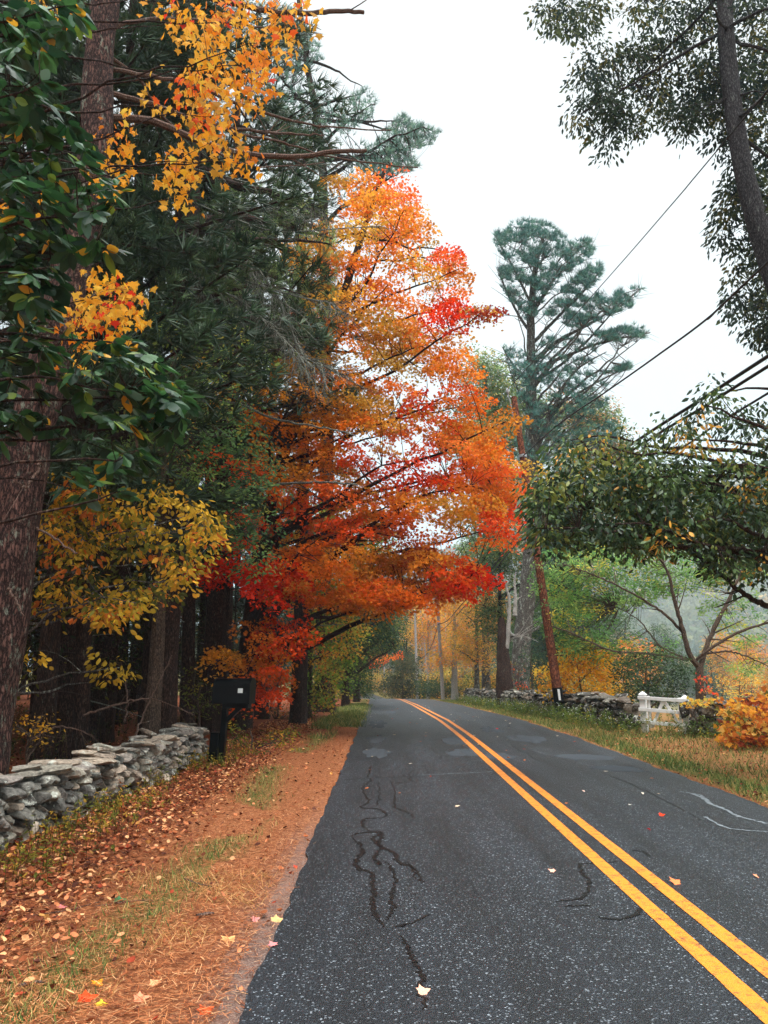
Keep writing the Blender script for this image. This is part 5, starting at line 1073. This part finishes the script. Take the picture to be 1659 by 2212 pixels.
# bleached slender bare stems in the mist
for i, (a_, b_) in enumerate(((912,898),(930,915),(921,935),(950,938),(940,962))):
    Y_ = 92+i*3; b = at(a_+12, 1490, Y_); b[2] = H(b[0], Y_); root = thing('bare_tree', 'slim bleached bare stem in the mist behind the farther grey pole', 'tree', tuple(b), 'bare stems in the mist')
    mb = MB(); tt = at(b_, 1255+i*9, Y_); trunk_tube(mb, [b, (b+tt)/2+[.3,0,0], tt], .16, .03, 6, 12)
    g = np.random.default_rng(i); P = np.linspace(b, tt, 20); j = g.integers(8, 19, 9); D = np.c_[g.normal(size=9), g.normal(size=9)*.4, g.uniform(.6,1.6,9)]*1.3; tubes(mb, bez(P[j], P[j]+D*.5, P[j]+D, 5), np.full((9,1), .05)*np.linspace(1,.3,5)[None], 4)
    mb.build('trunk', M_PALE, root)
# woods covering the far hill
n = 42000; X = rng.uniform(-380, 840, n*2); Y = 380+1000*rng.uniform(size=n*2)**1.3; k = (X/Y > -.28) & (X/Y < .66); X, Y = X[k][:n], Y[k][:n]; n = len(X)
cell = vnoise(X*.07, Y*.06, 31); hz = H(X, Y)+3+12*cell+rng.uniform(-1.5,1.5,n)
P = np.c_[X, Y, hz]; base_c = np.array([lin(96,108,74), lin(120,122,80), lin(70,86,66), lin(170,140,80)]); ci = (vnoise(X*.03+5, Y*.03, 32)*4).astype(int).clip(0,3)
m4 = MB(); idx = np.repeat(np.arange(n), 4); P4 = P[idx]+rng.normal(scale=(3,3,2.2), size=(n*4,3)); leaves(m4, P4, rnd(n*4), rnd(n*4), rng.uniform(3,5.5,n*4), base_c[ci][idx]*rng.uniform(.7,1.25,(n*4,1)), KITE)
fw = m4.build('far_woods', M_FARLEAF); tag(fw, 'misty wooded hillside across the valley', None, None, 'stuff')

# ------------------------------------------------------------------ ground cover
def scatter(n, x0, x1, y0, y1, dens, ypow=1.):
    res = []
    tot = 0
    while tot < n:
        x = rng.uniform(x0, x1, n*2); y = y0+(y1-y0)*rng.uniform(size=n*2)**ypow; k = rng.uniform(size=n*2) < dens(x, y); res.append(np.c_[x[k], y[k]]); tot += k.sum()
    P = np.concatenate(res)[:n]; return P
NEED = (np.array([(-.028,0,0),(.028,0,0),(.018,1,0),(-.018,1,0)], float), np.array([(0,1,2,3)]))
BLADE = (np.array([(-.035,0,0),(.035,0,0),(.025,.55,.05),(-.025,.55,.05),(0,1,.22)], float), np.array([(0,1,2,3)]))
BLADE = (BLADE[0], np.array([(0,1,2,3),(3,2,4,4)]))
BLADE = (np.array([(-.035,0,0),(.035,0,0),(.0,1,.2)], float), np.array([(0,1,2)]))
xo = lambda x, y: x-xl(y)
# pine needles on the left verge
P = scatter(150000, -3.7, -.45, 1.6, 20, lambda x, y: np.where(xo(x,y) < .02, np.where(xo(x,y) > -.12, .25, 1.), .02)*(x > -3.3), 1.7)
n = len(P); z = H(P[:,0], P[:,1])+rng.uniform(.004,.022,n); a = rng.uniform(0,6.28,n); T = np.c_[np.cos(a), np.sin(a), rng.normal(0,.12,n)]
mb = MB(); leaves(mb, np.c_[P, z], T, np.tile([0,0,1.], (n,1)), rng.uniform(.03,.075,n), mixc([(166,94,56),(196,126,80),(124,68,40),(222,168,120),(92,50,34)], [3,2.6,3,1,2.6], n), NEED)
tag(mb.build('needle_litter', M_LITTER), 'orange pine needle litter on the left verge', None, None, 'stuff')
CURL = (OVAL[0]*[1.5,1,1]+np.c_[OVAL[0][:,0]*0, OVAL[0][:,0]*0, (OVAL[0][:,1]-.5)**2*1.1+np.abs(OVAL[0][:,0])*1.2], OVAL[1])
# dead leaves, thick towards the wall
def leafden(x, y):
    u_ = -xo(x, y); return np.where(u_ < 0, .0, np.where(u_ < .9, .04, sm(.95, 1.8, u_)*.9+.05))
P = scatter(17000, -3.5, -.7, 1.8, 24, leafden, 1.3); P2 = scatter(9000, -14, -4.1, 4, 32, lambda x, y: np.ones_like(x), 1.2); P3 = scatter(2600, 3.5, 8, 9, 50, lambda x, y: ((x > xr(y)+.02) & (x < xw(y)-.2))*1., 1.3)
P = np.concatenate([P, P2, P3]); n = len(P); z = H(P[:,0], P[:,1])+rng.uniform(.008,.05,n); a = rng.uniform(0,6.28,n); T = np.c_[np.cos(a), np.sin(a), rng.normal(0,.35,n)]
N = np.tile([0,0,1.], (n,1))+.55*rnd(n)
cl = mixc([(150,84,50),(190,118,78),(106,56,36),(216,160,112),(160,66,42),(206,150,84),(84,46,34)], [3,3,3,2,.4,.4,1.6], n)*rng.uniform(.7,1.2,(n,1))
mb = MB(); leaves(mb, np.c_[P, z], T, N, rng.uniform(.025,.06,n), cl, CURL); tag(mb.build('leaf_litter', M_LITTER), 'brown and russet fallen leaves lying thick beside the wall', None, None, 'stuff')
# grass
def gden(x, y):
    c = gcol(x, y)[:,0]; l = (x < xc(y)) & (x > -3.5); r = (x > xr(y)) & (x < xw(y)-.05); patchy = vnoise(x*3, y*2, 41)
    return np.where(l, c*(.3+.7*patchy)*.9, np.where(r, c*(.25+.75*patchy), 0))
PL_ = scatter(15000, -3.3, -.5, 1.8, 45, gden, 1.5); PR = scatter(52000, 2.5, 12, 8, 60, gden, 1.4); P = np.concatenate([PL_, PR]); n = len(P)
a = rng.uniform(0,6.28,n); T = np.c_[np.cos(a)*.55, np.sin(a)*.55, np.ones(n)]
hgt = np.r_[rng.uniform(.03,.09,len(PL_))*(1+(PL_[:,1] > 18)*1.2), rng.uniform(.05,.14,len(PR))]
mb = MB(); leaves(mb, np.c_[P, H(P[:,0], P[:,1])-.005], T, rnd(n), hgt, mixc([(84,108,52),(110,126,64),(160,150,86),(62,88,48),(186,166,104)], [3,3,1.6,3,1.2], n), (BLADE[0]*[1.6,1,1], BLADE[1]))
tag(mb.build('grass', M_LITTER), 'short mixed green and straw grass on both verges', None, None, 'stuff')
# dry straw tufts near the camera
P = scatter(2600, -2.4, -.85, 1.9, 6.5, lambda x, y: (vnoise(x*2.4, y*2.4, 43) > .55)*1., 1.); n = len(P); a = rng.uniform(0,6.28,n)
mb = MB(); leaves(mb, np.c_[P, H(P[:,0], P[:,1])], np.c_[np.cos(a), np.sin(a), rng.uniform(.2,1.2,n)], rnd(n), rng.uniform(.04,.12,n), mixc([(216,170,112),(190,140,84),(160,120,70)], [1,1,1], n), (BLADE[0]*[.7,1,1], BLADE[1]))
tag(mb.build('dry_grass', M_LITTER), 'dry straw coloured grass on the near left verge', None, None, 'stuff')
# weeds: left wall foot and right wall foot
def weeds(name, label, P, hmin, hmax, pal, w, L, per, tpl=OVAL4, flowers=0):
    n = len(P); b = np.c_[P, H(P[:,0], P[:,1])]; h = rng.uniform(hmin, hmax, n); top = b+np.c_[rng.normal(0,.12,(n,2))*h[:,None]*1.5, h]
    mb = MB(); tubes(mb, bez(b, b+[0,0,.1], top, 4), np.full((n,1), .0035)*np.linspace(1,.5,4)[None], 3, lin(90,84,44))
    i_ = np.repeat(np.arange(n), per); t = rng.uniform(.25,1,n*per)[:,None]; Q = b[i_]*(1-t)+top[i_]*t; a = rng.uniform(0,6.28,n*per)
    leaves(mb, Q, np.c_[np.cos(a), np.sin(a), rng.normal(.1,.5,n*per)], np.tile([0,0,1.],(n*per,1))+.5*rnd(n*per), rng.uniform(.6,1.2,n*per)*L, mixc(pal, w, n)[i_]*rng.uniform(.75,1.25,(n*per,1)), tpl)
    if flowers:
        j = rng.integers(n, size=flowers); leaves(mb, top[j]+rng.normal(0,.03,(flowers,3)), rnd(flowers), rnd(flowers), .035, (.7,.7,.68), KITE)
    tag(mb.build(name, M_LEAF), label, None, None, 'stuff')
P = scatter(620, -3.2, -2.3, 3.5, 15, lambda x, y: sm(-2.2,-3.1,x)*(vnoise(x*2, y*1.1, 51) > .3))
weeds('wall_weeds', 'yellowing weeds growing along the foot of the left wall', P, .08, .30, [(150,138,50),(112,118,50),(190,150,60),(86,92,44),(170,90,44)], [3,3,2,2,1], .05, 7)
P = scatter(2300, 4.4, 12, 12, 52, lambda x, y: ((x > xw(y)-1.15-.5*vnoise(x, y*.7, 52)) & (x < xw(y)-.1))*np.where((x > 6.3) & (x < 7.8) & (y < 21), .7, 1.), 1.5)
weeds('verge_weeds', 'green weeds with small white flowers along the right wall and gate', P, .12, .55, [(78,98,46),(104,122,54),(56,76,40),(160,150,62)], [3,3,2,.8], .075, 11, OVAL4, 900)
P = scatter(900, -11, -4.2, 6, 24, lambda x, y: (vnoise(x*.8, y*.8, 53) > .3)*1.)
weeds('forest_undergrowth', 'low dark undergrowth on the forest floor behind the left wall', P, .15, .7, [(60,66,34),(96,92,40),(120,80,38),(44,52,30)], [3,2,1,3], .08, 9)

# fallen leaves and sticks one can pick out
def one_leaf(px_, py_, L, c, label, ang, tplt=MAPLE, name='fallen_leaf', lift=.012):
    q = G(px_, py_); z = (road_z(q[0], q[1]) if abs(q[0]-xc(q[1])) < HALF else H(q[0], q[1]))+lift
    mb = MB(); T = np.array([[math.cos(ang), math.sin(ang), .15]]); leaves(mb, np.array([[q[0], q[1], z]])-T*L/2, T, np.array([[.3,-.5,1.]]), L*.82, np.array([lin(*c)]), tplt); o = mb.build(name, M_LITTER); tag(o, label, 'leaf', 'single fallen leaves')
for a in ((920,2165,.085,(244,178,150),'pale pink leaf lying on the road at the bottom of the picture',.4),(1190,1895,.08,(240,176,150),'pale pink leaf in the middle of the left lane',2.5),(1465,1922,.12,(232,130,76),'large orange leaf touching the yellow centre line',.8),(1433,1772,.09,(206,60,30),'red leaf in the right lane beside the line',.2),
    (1403,1803,.05,(150,20,30),'tiny dark red leaf in the right lane',1.2),(1390,1722,.05,(220,210,190),'small cream leaf in the right lane past the red one',.5),(1360,1748,.05,(226,220,205),'small white leaf right of the centre line',2.),(1635,1907,.05,(236,150,110),'small orange leaf near the right edge of the frame',1.),
    (603,1992,.12,(224,180,120),'tan leaf at the left edge of the asphalt',.1),(586,2055,.08,(214,130,128),'pink leaf on the asphalt edge below the tan one',2.2),(555,1990,.07,(216,136,130),'pink leaf on the gravel beside the tan one',.6),(500,2035,.12,(226,160,104),'light brown leaf on the gravelly shoulder',1.2),
    (1262,1718,.05,(226,190,170),'small pale leaf beside the centre line',.9),(640,1577+300,.05,(190,60,40),'small dark red leaf on the near asphalt edge',.9),(230,1742,.10,(150,190,120),'pale green leaf lying on the litter by the wall foot',.8),(262,1950,.11,(60,110,70),'green leaf on the needle litter in the lower left',.2),
    (90,1765+40,.10,(90,150,100),'green leaf against the foot of the near wall',1.),(130,1965,.09,(226,130,130),'pink maple leaf on the needles in the lower left',2.),(345,1688+150,.09,(190,110,60),'curled brown leaf midway across the needle verge',2.9),(195,2165,.12,(236,70,30),'bright red leaf at the bottom left',.4),(218,2172,.08,(240,200,60),'yellow leaf touching the bright red one',1.9),
    (310,2168,.10,(232,140,104),'salmon leaf near the bottom edge on the needles',.3),(330,2130,.09,(238,170,120),'light salmon leaf just above the salmon one',2.4),(450,2195,.1,(226,96,50),'orange red leaf low by the gravel',.8),(215,1440+690,.08,(240,150,40),'orange leaf in the dry grass tuft',1.4),(1075,1578,.09,(200,30,30),'tiny red leaf far up the right lane',.8)):
    one_leaf(*a)
for a in ((455,1345+540,.05),):
    pass
def stick(pts, r, label):
    P = np.array([np.r_[G(*q)[:2], H(*G(*q)[:2])+r+.006] for q in pts]); mb = MB(); tubes(mb, smooth_path(P, 12), np.linspace(r, r*.5, 12), 6, cap=True); tag(mb.build('stick', M_DEAD), label, 'stick', 'sticks on the verge')
stick([(70,1982),(140,1972),(215,1955)], .006, 'thin dark stick across the needles in the lower left')
stick([(205,1962),(300,1953),(330,1950)], .005, 'thin stick continuing right of the dark one')
stick([(40,2140),(70,2136),(98,2133)], .011, 'short pale lichened twig at the bottom left')
stick([(424,1990),(450,1985),(462,1982)], .013, 'short pale stub on the gravel edge')
stick([(400,1905),(430,1918),(462,1922)], .008, 'grey green twig in the middle of the verge')
# small leaf flecks far up the road
P = np.array([np.r_[xc(y)+rng.uniform(-2.3,2.3), y] for y in rng.uniform(9, 45, 90)])
mb = MB(); n = len(P); leaves(mb, np.c_[P, road_z(P[:,0], P[:,1])+.012], np.c_[rnd(n)[:,:2], np.zeros(n)], np.tile([0,0,1.],(n,1))+.3*rnd(n), rng.uniform(.03,.08,n), mixc([(224,200,170),(210,120,70),(190,60,40),(236,220,200)], [2,2,1,1.4], n), MAPLE6)
tag(mb.build('leaf_specks', M_LITTER), 'scattered small leaves on the road into the distance', None, None, 'stuff')
# fallen dead branches on the forest floor just behind the wall
for i_, (pts, Y0, Y1, lab) in enumerate((([(180,1545),(260,1520),(330,1510),(420,1545)],11,12.5,'arched bare branch behind the wall'),([(290,1600),(310,1540),(345,1470),(372,1415)],12,13,'pale bent sapling stem crossing the massive trunk'),([(60,1600),(130,1570),(200,1590)],10.5,10.5,'fallen branch low behind the near wall'),([(270,1560),(275,1500),(262,1430)],12.5,13,'thin curved stem beside the pale sapling'))):
    mb = MB(); limb(mb, pts, Y0, Y1, .018, .006, 8, 26, .6, 130+i_); tag(mb.build('bare_branch', M_DEAD), lab, 'branch', 'bare branches behind the wall')

# ------------------------------------------------------------------ haze
mz = bpy.data.materials.new('haze'); mz.use_nodes = True; nt = mz.node_tree; nt.nodes.clear(); o_ = nt.nodes.new('ShaderNodeOutputMaterial'); pv = nt.nodes.new('ShaderNodeVolumePrincipled')
pv.inputs['Density'].default_value = .0005; pv.inputs['Color'].default_value = (.80,.92,1.0,1); pv.inputs['Anisotropy'].default_value = 0; nt.links.new(pv.outputs[0], o_.inputs['Volume'])
mb = MB(); box(mb, (160, 740, 160), (1500, 1560, 420)); hz_ = mb.build('haze', mz); tag(hz_, 'thin morning mist over road and valley', None, None, 'stuff')
